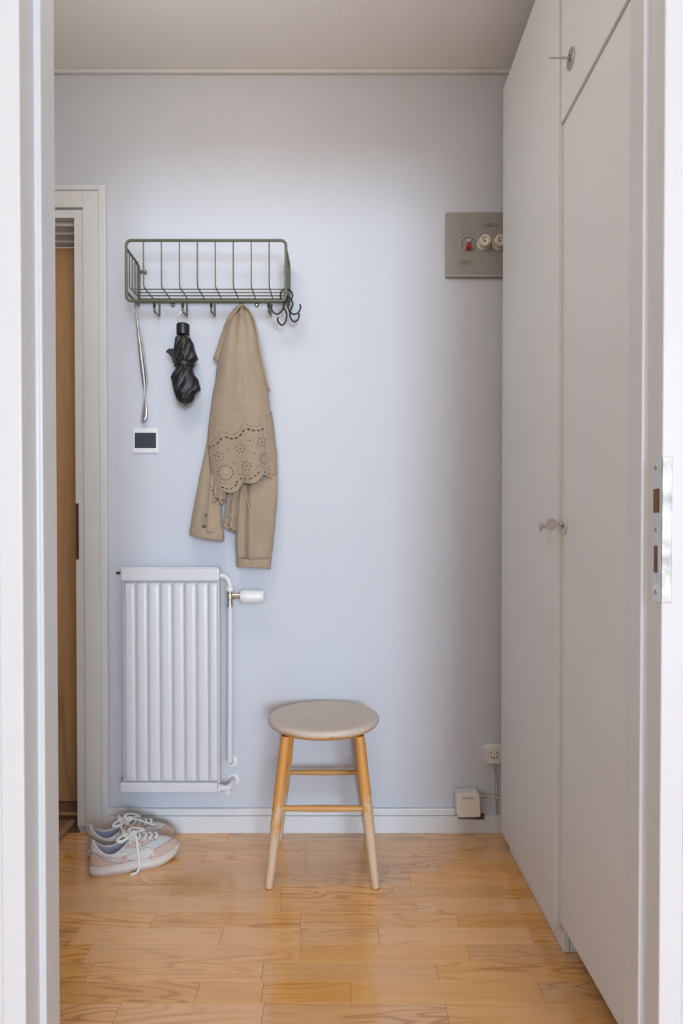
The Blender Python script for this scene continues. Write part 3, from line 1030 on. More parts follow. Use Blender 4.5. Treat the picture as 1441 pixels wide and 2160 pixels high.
ribbon([(642, 512), (655, 524), (672, 532.5), (700, 541), (739, 547), (786, 557), (821, 565)],
       [(643, 514), (655, 528), (672, 537), (700, 544.5), (739, 551), (786, 562), (827, 570.5)],
       lambda t, u: lerp(1.958, 1.978, sm(0, .7, t)) + .003 * math.cos(PI * u), 'collar', M['tanlight'], 30, .004)
# stitching ticks along the left collar band
tk = MB()
for i in range(26):
    t = (i + .5) / 26
    y = lerp(660, 752, t)
    x0 = interp([(652, 493), (672, 480), (698, 469.5), (728, 459.5), (758, 449.5)], y)
    yy = lerp(1.964, 1.981, sm(0, .7, t)) - .0035
    tk.tube([P(x0 + 1.5, y + .4, yy), P(x0 + 6, y + 3.2, yy)], .0006, 5)
tag(tk.build('collar_stitching', M['tanlight'], jk), kind='stuff')
# seam and stitched side vent on the right
for pts in ([(572, 866), (562, 871), (551.5, 877.5)], [(555.5, 879), (558, 902), (561, 925), (565, 948), (570, 975), (577, 1005)]):
    q = [on_body(x, y, .0022) for x, y in pts]
    MB().tube(catmull(q, 6), .0013, 7).build('seam', M['tanlight'], jk, smooth=60)

# eyelet embroidery: solid dark discs carry the shade of the holes
def E6(x, y):
    return 430 + x / 8.476, 860 + y / 8.476
hol, rim = MB(), MB()
def eyelet(x, y, rx, ry, ang, rimw=.55):
    rx, ry = rx * 1.12, ry * 1.15
    px_, py_ = E6(x, y)
    k = YU / FPX
    def ringp(s, d):
        out = []
        for j in range(12):
            a = 2 * PI * j / 12
            ux, uy = rx * s * math.cos(a), ry * s * math.sin(a)
            qx = px_ + ux * math.cos(ang) - uy * math.sin(ang)
            qy = py_ + ux * math.sin(ang) + uy * math.cos(ang)
            out.append(P(qx, qy, bodyY(px_, py_) - d))
        return out
    hol.cap(ringp(1, .0024))
    hol.grid([ringp(1, .0024), ringp(1, .0008)], True)
    if rimw:
        s2 = 1 + rimw / min(rx, ry) * .8
        rim.grid([ringp(1.0, .0028), ringp((1 + s2) / 2, .0030), ringp(s2, .0012)], True)
def flower(x, y, R, n, rx, ry, center=True, arc=None):
    for j in range(n):
        a = 2 * PI * j / n + .2
        if arc and not (arc[0] <= a % (2 * PI) <= arc[1]):
            continue
        eyelet(x + R * math.cos(a), y + R * math.sin(a), rx, ry, a, .45)
    if center:
        eyelet(x, y, rx * .9, rx * .9, 0, .4)
for x, y in ((270, 870), (652, 727), (1035, 612), (763, 1040)):
    flower(x, y, 75, 8, 1.35, .85)
flower(390, 1160, 130, 14, 1.55, .95, False)
flower(1110, 905, 100, 13, 1.5, .95, False, (1.3, 5.0))
for x, y in ((437, 745), (823, 588), (907, 812), (535, 975), (160, 1108)):
    eyelet(x, y, 1.3, 1.1, 0, .5)
def along(seq, i):
    a = seq[max(0, i - 1)]
    b = seq[min(len(seq) - 1, i + 1)]
    return math.atan2(b[1] - a[1], b[0] - a[0])
dash = [[(115, 695), (182, 672), (255, 625), (308, 555)], [(408, 528), (492, 553), (580, 540), (655, 490), (707, 412)], [(800, 382), (885, 405), (972, 405), (1040, 382)],
        [(335, 1425), (410, 1448), (495, 1438), (570, 1385), (595, 1325)], [(672, 1265), (745, 1275), (838, 1265), (920, 1218), (975, 1160)], [(1080, 1143), (1160, 1180), (1230, 1188)]]
for r_, sq in enumerate(dash):
    for i, (x, y) in enumerate(sq):
        eyelet(x, y, 3.5 if r_ < 3 else 3.3, 1.25 if r_ < 3 else .95, along(sq, i), .4)
dots = [(295, 402), (278, 445), (262, 488), (238, 520), (212, 553), (180, 580), (150, 608), (345, 428), (390, 448), (430, 462), (472, 478), (515, 475), (555, 478), (590, 447),
        (620, 425), (648, 387), (668, 352), (683, 312), (703, 265), (745, 288), (785, 305), (825, 318), (867, 330), (910, 328), (952, 338), (985, 318), (1018, 302),
        (225, 1292), (272, 1325), (312, 1342), (355, 1360), (392, 1362), (430, 1367), (472, 1372), (505, 1342), (545, 1322), (582, 1248), (605, 1150), (640, 1190), (690, 1190),
        (730, 1205), (772, 1200), (815, 1203), (850, 1172), (885, 1155), (910, 1120), (937, 1092), (955, 1055), (978, 1012), (1020, 1045), (1062, 1070), (1100, 1085), (1140, 1103),
        (1180, 1105), (1215, 1115)]
for x, y in dots:
    eyelet(x, y, .62, .62, 0, .25)
tag(hol.build('eyelet_shade_discs', M['holeshade'], jk), kind='stuff')
tag(rim.build('eyelet_rims', M['tanlight'], jk, smooth=60), kind='stuff')
cords = [[(92, 770), (200, 745), (300, 690), (365, 600)], [(365, 590), (440, 615), (540, 628), (640, 598), (710, 530), (750, 455)], [(770, 445), (860, 468), (960, 470), (1070, 440)]]
cd = MB()
for cseq in cords:
    cd.tube(catmull([on_body(*E6(x, y), .002) for x, y in cseq], 8), .0007, 6)
for j in range(9):
    a = 2 * PI * j / 9
    cd.tube([on_body(*E6(390, 1160), .002), on_body(*E6(390 + 62 * math.cos(a), 1160 + 62 * math.sin(a)), .002)], [.0010, .0004], 5)
tag(cd.build('corded_scallops', M['tanlight'], jk, smooth=60), kind='stuff')
# corded hem edge following the scallops
hemp = []
for k in range(NU):
    u = k / (NU - 1)
    py_ = interp(hem_t, u)
    px_ = lerp(interp(bl, py_), interp(br, py_), u)
    hemp.append(P(px_, py_ - .3, bodyY(px_, py_) - .0008))
MB().tube(hemp, .0016, 7).build('hem_edge', M['tanlight'], jk, smooth=60)

def sleeve(secs, name, mat, wr=0.0, n=40, ns=40, slant=None, solid=.0018, pw=.75, fold=None):
    """secs: (py, pxL, pxR, Yc, half depth)"""
    rw = []
    for i in range(ns):
        t = i / (ns - 1)
        py_ = lerp(secs[0][0], secs[-1][0], t)
        l_ = interp([(s[0], s[1]) for s in secs], py_)
        r_ = interp([(s[0], s[2]) for s in secs], py_)
        yc = interp([(s[0], s[3]) for s in secs], py_)
        hd = interp([(s[0], s[4]) for s in secs], py_)
        row = []
        for k in range(n):
            a = 2 * PI * k / n
            ca, sa = math.cos(a), math.sin(a)
            u = .5 - .5 * (abs(ca) ** .9) * (1 if ca > 0 else -1)
            y = yc - hd * (abs(sa) ** pw) * (1 if sa > 0 else -1)
            dy = 0
            if sa > 0 and wr:
                y += wr * math.sin(9 * u + 11 * t) * math.sin(PI * u) + wr * .6 * math.sin(21 * t + 4 * u) * math.sin(PI * u)
            if sa > 0 and fold:
                y += fold(u, t)
            if slant:
                dy = slant(u) * sm(.6, 1, t)
            row.append(P(lerp(l_, r_, u), py_ + dy, y))
        rw.append(row)
    mb = MB().grid(rw, True)
    return mb.build(name, mat, jk, smooth=180, solid=solid)
# right, longer sleeve
rs = [(868, 553, 573, 2.012, .007), (900, 545, 578, 2.012, .007), (958, 525, 584.5, 2.010, .009), (1000, 509, 585.5, 2.006, .013), (1022, 507, 585.5, 1.996, .023), (1056, 503.5, 584.5, 1.990, .030), (1094, 500, 581.5, 1.990, .031),
      (1149, 498, 576.5, 1.990, .031), (1180, 499.5, 572, 1.990, .030)]
crease = lambda u, t: -.012 * math.exp(-((u - .26 - .13 * t) / .06) ** 2) + .018 * math.exp(-((u - .13 - .08 * t) / .08) ** 2)
sl2 = sleeve(rs, 'sleeve', M['tan'], .0016, fold=crease)
cf2 = sleeve([(1179, 499.0, 573, 1.990, .0315), (1188, 499.5, 572, 1.990, .0318), (1198, 500.5, 571, 1.990, .0318)], 'cuff', M['tan'], .0, ns=10, slant=lambda u: -2 + 4 * u * u)
# stitched seam down its front
q = []
for y, x in ((1022, 512), (1050, 520), (1080, 526.5), (1108, 529), (1140, 530.5), (1176, 531), (1194, 531)):
    l_, r_ = interp([(s[0], s[1]) for s in rs], y), interp([(s[0], s[2]) for s in rs], y)
    u = (x - l_) / (r_ - l_)
    yc, hd = interp([(s[0], s[3]) for s in rs], y), interp([(s[0], s[4]) for s in rs], y)
    ca = 1 - 2 * u
    sa = math.sqrt(max(0, 1 - abs(ca) ** 2))
    q.append(P(x, y, yc - hd * sa ** .75 - .009))
MB().tube(catmull(q, 6), .0011, 7).build('sleeve_seam', M['tanlight'], jk, smooth=60)
# left, shorter sleeve
ls = [(900, 440, 452, 2.012, .007), (930, 437, 458, 2.011, .008), (966, 430, 464, 2.009, .010), (1005, 421.5, 466, 2.003, .016), (1030, 417, 466.5, 1.997, .021), (1056, 411.5, 467, 1.992, .026), (1094, 405, 467.5, 1.991, .027), (1122, 400.5, 471, 1.991, .029)]
crease2 = lambda u, t: .022 * math.exp(-((u - .46 + .06 * t) / .06) ** 2) * sm(.25, .6, t) - .006 * math.exp(-((u - .6 + .05 * t) / .08) ** 2) * sm(.25, .6, t)
sl1 = sleeve(ls, 'sleeve', M['tan'], .0014, fold=crease2, slant=lambda u: 6 * (u - .3))
cf1 = sleeve([(1114, 401.5, 470, 1.991, .0300), (1124, 400, 472.5, 1.991, .0305), (1134, 401, 472.5, 1.991, .0305)], 'cuff', M['tan'], .0, ns=10, slant=lambda u: -5 + 20 * u - 8 * u * u)
for (x, y, r_) in ((431, 1110, .0050), (434.5, 1086.5, .0042)):
    MB().lathe([(r_ * .9, 0), (r_, .0008), (r_, .0022), (r_ * .7, .003), (0, .0026)], P(x, y, 1.9655), (.25, -1, 0), 20).build('button', M['button'], jk, smooth=40)
# cuff stitching puckers
pk = MB()
for i in range(17):
    x = 503 + 66 * i / 16
    u = (x - 500) / 72
    sa = math.sqrt(max(0, 1 - (1 - 2 * u) ** 2))
    pk.tube([P(x, 1181.5, 1.9895 - .0325 * sa ** .75), P(x + .5, 1185.5, 1.9895 - .0325 * sa ** .75)], .0007, 5)
for i in range(14):
    x = 405 + 62 * i / 13
    u = (x - 401) / 71
    sa = math.sqrt(max(0, 1 - (1 - 2 * u) ** 2))
    y = 1117 + 9 * u + 2
    pk.tube([P(x, y, 1.9905 - .0312 * sa ** .75), P(x - .3, y + 4, 1.9905 - .0312 * sa ** .75)], .0007, 5)
tag(pk.build('cuff_stitching', M['tanlight'], jk), kind='stuff')
# inner front panel that shows between the sleeves, and the gathered hem on the left
rowsg = []
for i in range(20):
    t = i / 19
    y = lerp(1026, 1118, t)
    l_ = interp([(1026, 486), (1045, 479), (1080, 476), (1106, 471.5), (1112, 473), (1118, 482)], y)
    r_ = interp([(1026, 512), (1060, 503), (1094, 500.5), (1125, 499)], y)
    rowsg.append([P(lerp(l_, r_, k / 10), y + 6 * (k / 10) * t, 1.990 - .006 * math.cos(k * .9 + 1) ) for k in range(11)])
inn = MB().grid(rowsg).build('front_panel', M['tan'], jk, smooth=180, solid=.002)
hb2, rb2 = MB(), MB()
for (x, y, rx, ry, an) in ((481, 1107, 3, 1.0, .9), (487.5, 1114.5, 3, 1.0, .65), (494, 1119, 2.6, 1.0, .25), (474, 1101, 1.3, 1.3, 0), (483, 1092, .8, .8, 0), (486, 1098, .8, .8, 0),
                           (490, 1104, .8, .8, 0), (495, 1109, .8, .8, 0), (480.5, 1075, .8, .8, 0), (480, 1068, .8, .8, 0), (497, 1096, 1.2, .8, .3)):
    yy = 1.980
    pts = lambda s, d: [P(x + rx * s * math.cos(2 * PI * j / 12) * math.cos(an) - ry * s * math.sin(2 * PI * j / 12) * math.sin(an),
                          y + rx * s * math.cos(2 * PI * j / 12) * math.sin(an) + ry * s * math.sin(2 * PI * j / 12) * math.cos(an), yy - d) for j in range(12)]
    hb2.cap(pts(1, .001)); hb2.grid([pts(1, .001), pts(1, -.003)], True)
    rb2.grid([pts(1, .0014), pts(1.3, .0014), pts(1.45, -.002)], True)
tag(hb2.build('eyelet_shade_discs', M['holeshade'], jk), kind='stuff')  # dark discs coloured as the shade in the openings
tag(rb2.build('eyelet_rims', M['tanlight'], jk), kind='stuff')
for pts in ([(509, 1022), (497, 1038), (487, 1052), (481, 1064), (478, 1083), (493, 1090)], [(478, 1048), (490, 1040), (503, 1030)]):
    MB().tube(catmull([P(x, y, 1.979) for x, y in pts], 6), .0012, 6).build('placket_seam', M['tanlight'], jk, smooth=60)
rowsg = []
for i in range(16):
    t = i / 15
    rw = []
    for k in range(25):
        u = k / 24
        x = lerp(445.5, 476, u)
        bot = 1046 + 14 * abs(math.sin(PI * (u * 2.0 + .05))) + 5 * u
        y = lerp(1024, bot, t)
        rw.append(P(x, y, 1.966 + .006 * math.sin(u * 15 + 2 * t) * (1 - .3 * t)))
    rowsg.append(rw)
MB().grid(rowsg).build('gathered_hem', M['tan'], jk, smooth=180, solid=.002)
hb3 = MB()
for (x, y, rx, an) in ((449, 1035, 2.4, .1), (455, 1050, 2.8, .8), (459, 1054, 2.6, .3), (470, 1055, 2.6, .8), (451, 1043, 1.6, 0)):
    yy = 1.9565
    pts = [P(x + rx * math.cos(2 * PI * j / 10) * math.cos(an) - 1.0 * math.sin(2 * PI * j / 10) * math.sin(an), y + rx * math.cos(2 * PI * j / 10) * math.sin(an) + 1.0 * math.sin(2 * PI * j / 10) * math.cos(an), yy) for j in range(10)]
    hb3.prism(pts, (0, .002, 0))
tag(hb3.build('eyelet_shade_discs', M['holeshade'], jk), kind='stuff')  # no openings cut, their shade is the discs' colour

# ------------------------------------------------------------------ radiator
YR = 1.955     # front of the columns
def Rp(x, y, Y=YR):
    return P(230 + x / 4.117, 1180 + y / 4.117, Y)
rad = thing('radiator', Rp(515, 2035, 2.0), 'white enamelled column panel radiator on the wall left of the stool', 'radiator')
x0, x1 = Rp(118, 1000).x, Rp(943, 1000).x
zt, zb = Rp(500, 200).z, Rp(500, 1935).z
MB().box(x0 - .004, x1 + .003, YR + .014, YR + .040, zb - .01, zt + .01).build('back_plate', M['radiator'], rad, bevel=.003)
edges = [(128, 228), (236, 333), (339, 440), (446, 547), (553, 652), (658, 757), (763, 862), (868, 944)]
for ea, eb in edges:
    xa, xb = Rp(ea, 1000).x, Rp(eb, 1000).x
    cx_, hw = (xa + xb) / 2, (xb - xa) / 2
    rw = []
    for zz, sc in ((zt, .55), (zt - .006, .92), (zt - .014, 1), (zb + .014, 1), (zb + .006, .92), (zb, .55)):
        row = []
        for k in range(17):
            a = PI * k / 16
            row.append(Vector((cx_ - hw * (abs(math.cos(a)) ** .6) * (1 if math.cos(a) > 0 else -1), YR + .016 - .016 * (math.sin(a) ** .62) * sc, zz)))
        rw.append(row)
    MB().grid(rw).build('column', M['radiator'], rad, smooth=180)
def header(xa, xb, ya, yb, name):
    a, b = Rp(xa, ya, YR - .006), Rp(xb, yb, YR - .006)
    hd = MB().box(a.x, b.x, YR - .006, YR + .046, b.z, a.z).build(name, M['radiator'], rad, bevel=.005, seg=3)
    return hd
header(95, 955, 78, 190, 'top_header')
header(88, 942, 1945, 2030, 'bottom_header')
a, b = Rp(100, 72, YR + .004), Rp(950, 90, YR + .004)
MB().box(a.x, b.x, YR + .004, YR + .044, b.z - .004, a.z + .002).build('header_cap', M['radiator'], rad, bevel=.003)
c = Rp(98, 118, YR + .02)
MB().lathe([(.0042, 0), (.0042, .012)], (c.x, YR + .02, c.z), (-1, 0, 0), 6).build('bleed_plug', M['rust'], rad)
# upper connection pipe, valve, thermostat
YV = YR + .018
pp = catmull([Rp(935, 142, YV), Rp(975, 142, YV), Rp(1010, 150, YV), Rp(1036, 180, YV), Rp(1048, 215, YV), Rp(1050, 250, YV)], 5)
MB().tube(pp, .0088, 14).build('connection_pipe', M['radiator'], rad, smooth=60)
c = Rp(1050, 236, YV)
MB().lathe([(.0125, 0), (.0148, .0015), (.0148, .0135), (.0125, .015)], c, (0, 0, -1), 6, ref=(1, .3, 0)).build('union_nut', M['radiator'], rad, bevel=.001)
c = Rp(1050, 272, YV)
d = Rp(1050, 412, YV)
hh = c.z - d.z
vb = MB().lathe([(.0085, 0), (.0085, .006), (.0115, .008), (.0115, .026), (.009, .028), (.009, hh - .014), (.0115, hh - .013), (.0115, hh - .001), (.009, hh)], c, (0, 0, -1), 18)
c2 = Rp(1060, 318, YV)
vb.lathe([(.009, 0), (.009, .006), (.0115, .007), (.0115, .013), (.0095, .0135), (.0095, .022), (.0118, .0225), (.0118, .030)], c2, (1, 0, 0), 18)
vb.build('valve', M['chrome'], rad, smooth=35)
c3 = Rp(1150, 322, YV)
MB().lathe([(.0125, -.004), (.0205, 0), (.0205, .003), (.0218, .0035), (.0230, .010), (.0234, .016), (.0230, .030), (.0216, .0325), (.0208, .066), (.0198, .073), (.015, .0755), (0, .076)], c3, (1, -.02, 0), 40).build('thermostat_head', M['plastic'], rad, smooth=40)
for dy, w in ((-16, .0006), (34, .0005), (12, .0003)):
    cc = Rp(1282, 320 + dy, YV)
    rr = .0213
    dz = cc.z - c3.z
    yy = YV - math.sqrt(max(0, rr * rr - dz * dz)) - .0004
    MB().box(cc.x, cc.x + .0250, yy, yy + .001, cc.z - w, cc.z + w).build('grip_slot', M['ink' if dy == -16 else 'seam'], rad)
# supply pipe to the wall
p1 = [Rp(1052, 405, YV), Rp(1052, 1000, YV), Rp(1050, 1690, YV), Rp(1052, 1740, YV + .004), Rp(1058, 1757, YV + .02), Rp(1060, 1758, YW)]
MB().tube(catmull(p1, 6), .0088, 14).build('supply_pipe', M['radiator'], rad, smooth=60)
MB().lathe([(.0205, 0), (.019, .003), (.010, .005)], Rp(1066, 1750, YW), (0, -1, 0), 32).build('wall_rosette', M['plastic'], rad, smooth=40)
MB().lathe([(.0205, 0), (.019, .003), (.010, .005)], Rp(1080, 1912, YW), (0, -1, 0), 32).build('wall_rosette', M['plastic'], rad, smooth=40)
MB().lathe([(.0135, 0), (.0135, .013), (.011, .014), (.011, .020)], Rp(938, 1985, YV), (1, 0, 0), 12).build('return_nut', M['radiator'], rad, smooth=30)
MB().tube(catmull([Rp(985, 1985, YV), Rp(1030, 1985, YV), Rp(1060, 1960, YV + .01), Rp(1075, 1930, YV + .03), Rp(1080, 1912, YW)], 5), .0100, 14).build('return_pipe', M['radiator'], rad, smooth=60)
MB().lathe([(.0098, 0), (.0098, .016), (.008, .018), (0, .018)], Rp(1040, 2000, YV + .004), (0, -1, -.15), 18).build('return_cap', M['radiator'], rad, smooth=40)

# ------------------------------------------------------------------ fuse panel
YP = YW - .014
def Fp(x, y, Y=YP):
    return P(920 + x / 9.006, 430 + y / 9.006, Y)
fz = thing('fuse_panel', (Fp(900, 700).x, YW, Fp(0, 1390).z), 'grey metal fuse panel with porcelain fuses beside the wardrobe', 'fuse panel')
a, b = Fp(190, 158), Fp(1700, 1385)
MB().box(a.x, b.x, YP, YW - .0002, b.z, a.z).build('panel', M['panelgrey'], fz, bevel=.0015)
MB().box(a.x + .0008, b.x - .001, YP - .0006, YP + .001, b.z + .001, b.z + .0055).build('lower_edge', M['greybtn'], fz)
c = Fp(615, 765)
rr = 125 / 9.006 / FPX * YP
sw = MB().lathe([(rr + .0008, 0), (rr + .0008, .0008), (rr - .0006, .0008), (rr - .001, .0003)], c, (0, -1, 0), 36).build('switch_dial', M['panelgrey'], fz, smooth=40)
MB().tube([c + Vector((rr * math.cos(2 * PI * k / 36), -.0008, rr * math.sin(2 * PI * k / 36))) for k in range(36)], .0007, 6, True).build('dial_ring', M['ink'], sw)
c = Fp(612, 718)
MB().lathe([(.0075, 0), (.0075, .010), (.0065, .0115), (0, .0115)], c, (0, -1, 0), 24).build('grey_button', M['greybtn'], sw, smooth=40)
c = Fp(612, 835)
MB().lathe([(.0078, 0), (.0078, .018), (.0066, .0198), (0, .0198)], c, (0, -1, 0), 24).build('red_button', M['red'], sw, smooth=40)
for x in (900, 1185):
    c = Fp(x, 765)
    fu = MB().lathe([(rr, 0), (rr, .005), (rr - .0015, .0058), (rr - .0025, .0045), (.0165, .0045), (.0160, .024), (.0182, .0255), (.0182, .029), (.0165, .0305), (.0105, .0305), (.0095, .026), (0, .026)], c, (0, -1, 0), 40).build('fuse', M['porcelain'], fz, smooth=40)
    MB().lathe([(.003, 0), (.0026, .001)], c + Vector((-.0012, -.0262, -.001)), (0, -1, 0), 14).build('fuse_eye', M['screen'], fu, smooth=40)
    for an in (2.3, 5.4):
        MB().lathe([(.0013, 0), (.0013, .0004)], c + Vector((.0138 * math.cos(an) * (1 if x == 900 else -1), -.0306, .0138 * math.sin(an))), (0, -1, 0), 10).build('pin_hole', M['dark'], fu)
for x, y, m_ in ((515, 575, 'dark'), (447, 768, 'chrome'), (447, 688, 'greybtn'), (805, 570, 'chrome')):
    c = Fp(x, y)
    MB().lathe([(.0031 if m_ != 'dark' else .0015, 0), (.002 if m_ != 'dark' else .0014, .0012)], c, (0, -1, 0), 16).build('screw', M[m_], fz, smooth=40)
a, b = Fp(910, 378), Fp(1178, 440)
lb = MB().box(a.x, b.x, YP - .0008, YP, b.z, a.z).build('label_plate', M['label'], fz)
text('2  SMP  10  2', .008, M['ink'], ((a.x + b.x) / 2, YP - .001, lerp(a.z, b.z, .27)), lb, width=abs(b.x - a.x) * .85)
text('2  ELEMENT  2', .008, M['ink'], ((a.x + b.x) / 2, YP - .001, lerp(a.z, b.z, .74)), lb, width=abs(b.x - a.x) * .85)
for x in (897, 1186):
    MB().lathe([(.0014, 0), (.0012, .001)], Fp(x, 408), (0, -1, 0), 10).build('rivet', M['dark'], fz)
a, b = Fp(430, 1047), Fp(700, 1175)
lb = MB().box(a.x, b.x, YP - .0008, YP, b.z, a.z).build('label_plate', M['label'], fz)
text('VÄXELSTRÖM', .008, M['ink'], ((a.x + b.x) / 2, YP - .001, lerp(a.z, b.z, .37)), lb, width=abs(b.x - a.x) * .76)
text('380-220 VOLT', .008, M['ink'], ((a.x + b.x) / 2, YP - .001, lerp(a.z, b.z, .72)), lb, width=abs(b.x - a.x) * .76)
for x in (420, 706):
    MB().lathe([(.0014, 0), (.0012, .001)], Fp(x, 1112), (0, -1, 0), 10).build('rivet', M['dark'], fz)

# ------------------------------------------------------------------ junction box, socket, cables
YJ = 1.985
def Bp(x, y, Y=YJ):
    return P(955 + x / 20.586, 1660 + y / 20.586, Y)
jb = thing('junction_box', (Bp(690, 1340).x, YW, Bp(690, 1340).z), 'small white broadband box set into the skirting board', 'junction box')
pts = [Bp(x, y) for x, y in ((160, 300), (1120, 270), (1185, 350), (1225, 1250), (1170, 1320), (250, 1345), (195, 1290))]
MB().prism(pts, (0, YW - .003 - YJ, 0)).build('cover', M['beigeplastic'], jb, bevel=.003, seg=3)
text('KABYBYCITE', .008, M['ink'], Bp(655, 500, YJ - .0002), jb, width=Bp(880, 500).x - Bp(430, 500).x)
YO = 2.008
def Op(x, y, Y=YO):
    return P(1015 + x / 26.2, 1560 + y / 26.2, Y)
so = thing('phone_socket', (Op(720, 1400).x, YW, Op(720, 1400).z), 'old tapered white telephone socket on the wall by the wardrobe', 'socket')
fr = [(250, 500), (430, 470), (1010, 465), (1190, 500), (1200, 700), (1110, 1220), (1030, 1330), (400, 1330), (330, 1220), (250, 700)]
bk = [(60, 330), (300, 230), (720, 180), (1140, 230), (1380, 330), (1370, 560), (1230, 1250), (1100, 1390), (340, 1390), (210, 1250), (70, 560)]
MB().grid([[Op(x, y, YW - .0002) for x, y in ((60, 330), (330, 215), (1110, 215), (1380, 330), (1370, 560), (1240, 1250), (1090, 1390), (350, 1390), (200, 1250), (70, 560))],
           [Op(x + (720 - x) * .03, y, YW - .012) for x, y in ((60, 330), (330, 225), (1110, 225), (1380, 330), (1370, 560), (1240, 1250), (1090, 1390), (350, 1390), (200, 1250), (70, 560))],
           [Op(x, y) for x, y in fr]], True).cap([Op(x, y) for x, y in fr]).build('housing', M['beigeplastic'], so, smooth=30, bevel=.002)
c = Op(720, 860)
ins = MB().lathe([(.0158, 0), (.0158, .0006), (.0152, .0010), (0, .0010)], c, (0, -1, 0), 32).build('socket_insert', M['beigeplastic'], so, smooth=40)
MB().tube([c + Vector((.0158 * math.cos(2 * PI * k / 32), -.0004, .0158 * math.sin(2 * PI * k / 32))) for k in range(32)], .0004, 5, True).build('insert_groove', M['seam'], ins)
for x0_, y0_, x1_, y1_, w in ((590, 690, 525, 790, .0010), (845, 690, 910, 785, .0010), (530, 915, 600, 1010, .0010), (910, 910, 845, 1010, .0010), (722, 955, 722, 1060, .0015)):
    a, b = Op(x0_, y0_, YO - .0012), Op(x1_, y1_, YO - .0012)
    MB().tube([a, b], w, 8).build('contact_slot', M['dark'], ins)
MB().lathe([(.0022, 0), (.0018, .0008)], Op(722, 805, YO - .001), (0, -1, 0), 14).build('screw', M['dullsteel'], ins, smooth=40)
pb = [P(x, y, YW - .004) for x, y in ((1041, 1613), (1045.5, 1635), (1048.5, 1655), (1047.5, 1685), (1046.5, 1708), (1050, 1717), (1062, 1718.5))]
tag(MB().tube(catmull(pb, 6), .0021, 8).build('phone_cable', M['cable'], smooth=60, loc=pb[-1]), 'grey white telephone cable running down from the socket', 'cable')
pb = [P(x, y, YW - .0035) for x, y in ((1038.5, 1613), (1041, 1632), (1042, 1660), (1044, 1690), (1044, 1709), (1044.5, 1719))]
tag(MB().tube(catmull(pb, 6), .0019, 8).build('phone_cable', M['plastic'], smooth=60, loc=pb[-1]), 'thin white wire beside the grey telephone cable', 'cable')
c = P(1012, 1679, 2.012)
ac = thing('antenna_cable', (c.x, 2.012, c.z), 'thick coaxial cable with metal plug entering the broadband box', 'cable')
MB().lathe([(.0058, 0), (.0058, .008), (.0045, .0085), (.0045, .010), (.0068, .0105), (.0068, .020), (.004, .021)], c, (1, .05, 0), 12).build('plug', M['dullsteel'], ac, smooth=30)
MB().tube(catmull([c + Vector((.019, .001, 0)), P(1040, 1681, 2.013), P(1056, 1683.5, 2.012), P(1090, 1686, 2.012), P(1120, 1690, 2.015)], 6), .0034, 10).build('cable', M['cable'], ac, smooth=60)

# ------------------------------------------------------------------ stool
SX, SY = -.0555, 1.838
stool = thing('stool', (SX, SY, 0), 'round worn wooden stool with four splayed lacquered legs', 'stool')
sprof = [(.0, .412), (.125, .412), (.148, .4165), (.160, .424), (.1655, .432), (.166, .438), (.163, .443), (.156, .4455), (.145, .4455), (.10, .442), (.05, .4405), (.0, .440)]
rw = []
for r, z in sprof:
    rw.append([Vector((SX + max(r, 1e-5) * math.cos(2 * PI * k / 72), SY + max(r, 1e-5) * math.sin(2 * PI * k / 72), z)) for k in range(72)])
MB().grid(rw, True).build('seat', M['seat'], stool, smooth=180, weld=True)
legs = {}
for sx in (-1, 1):
    for sy in (-1, 1):
        top = Vector((SX + sx * .104, SY + sy * .098, .414))
        bot = Vector((SX + sx * .149, SY + sy * .134, .002))
        legs[(sx, sy)] = (top, bot)
        d = (bot - top)
        ax = d.normalized()
        n = 24
        path = [top + d * (i / n) for i in range(n + 1)]
        rad_ = [interp([(0, .0135), (.35, .0158), (.6, .0150), (.96, .0115), (1, .0102)], i / n) for i in range(n + 1)]
        lg = MB().tube(path, rad_, 20)
        lg.v = [Vector((p.x, p.y, max(p.z, .0004))) for p in lg.v]
        lg.build('leg', M['leg'], stool, smooth=60)
def rung(a, b, za, zb):
    ta, ba = legs[a]
    tb, bb_ = legs[b]
    fa = (ta.z - za) / (ta.z - ba.z)
    fb = (tb.z - zb) / (tb.z - bb_.z)
    p, q = ta.lerp(ba, fa), tb.lerp(bb_, fb)
    n = 10
    MB().tube([p.lerp(q, i / n) for i in range(n + 1)], [interp([(0, .0074), (.5, .0092), (1, .0074)], i / n) for i in range(n + 1)], 14).build('rung', M['rung'], stool, smooth=60)
rung((-1, -1), (1, -1), .215, .215)
rung((-1, 1), (1, 1), .228, .228)
rung((-1, -1), (-1, 1), .262, .262)
rung((1, -1), (1, 1), .262, .262)

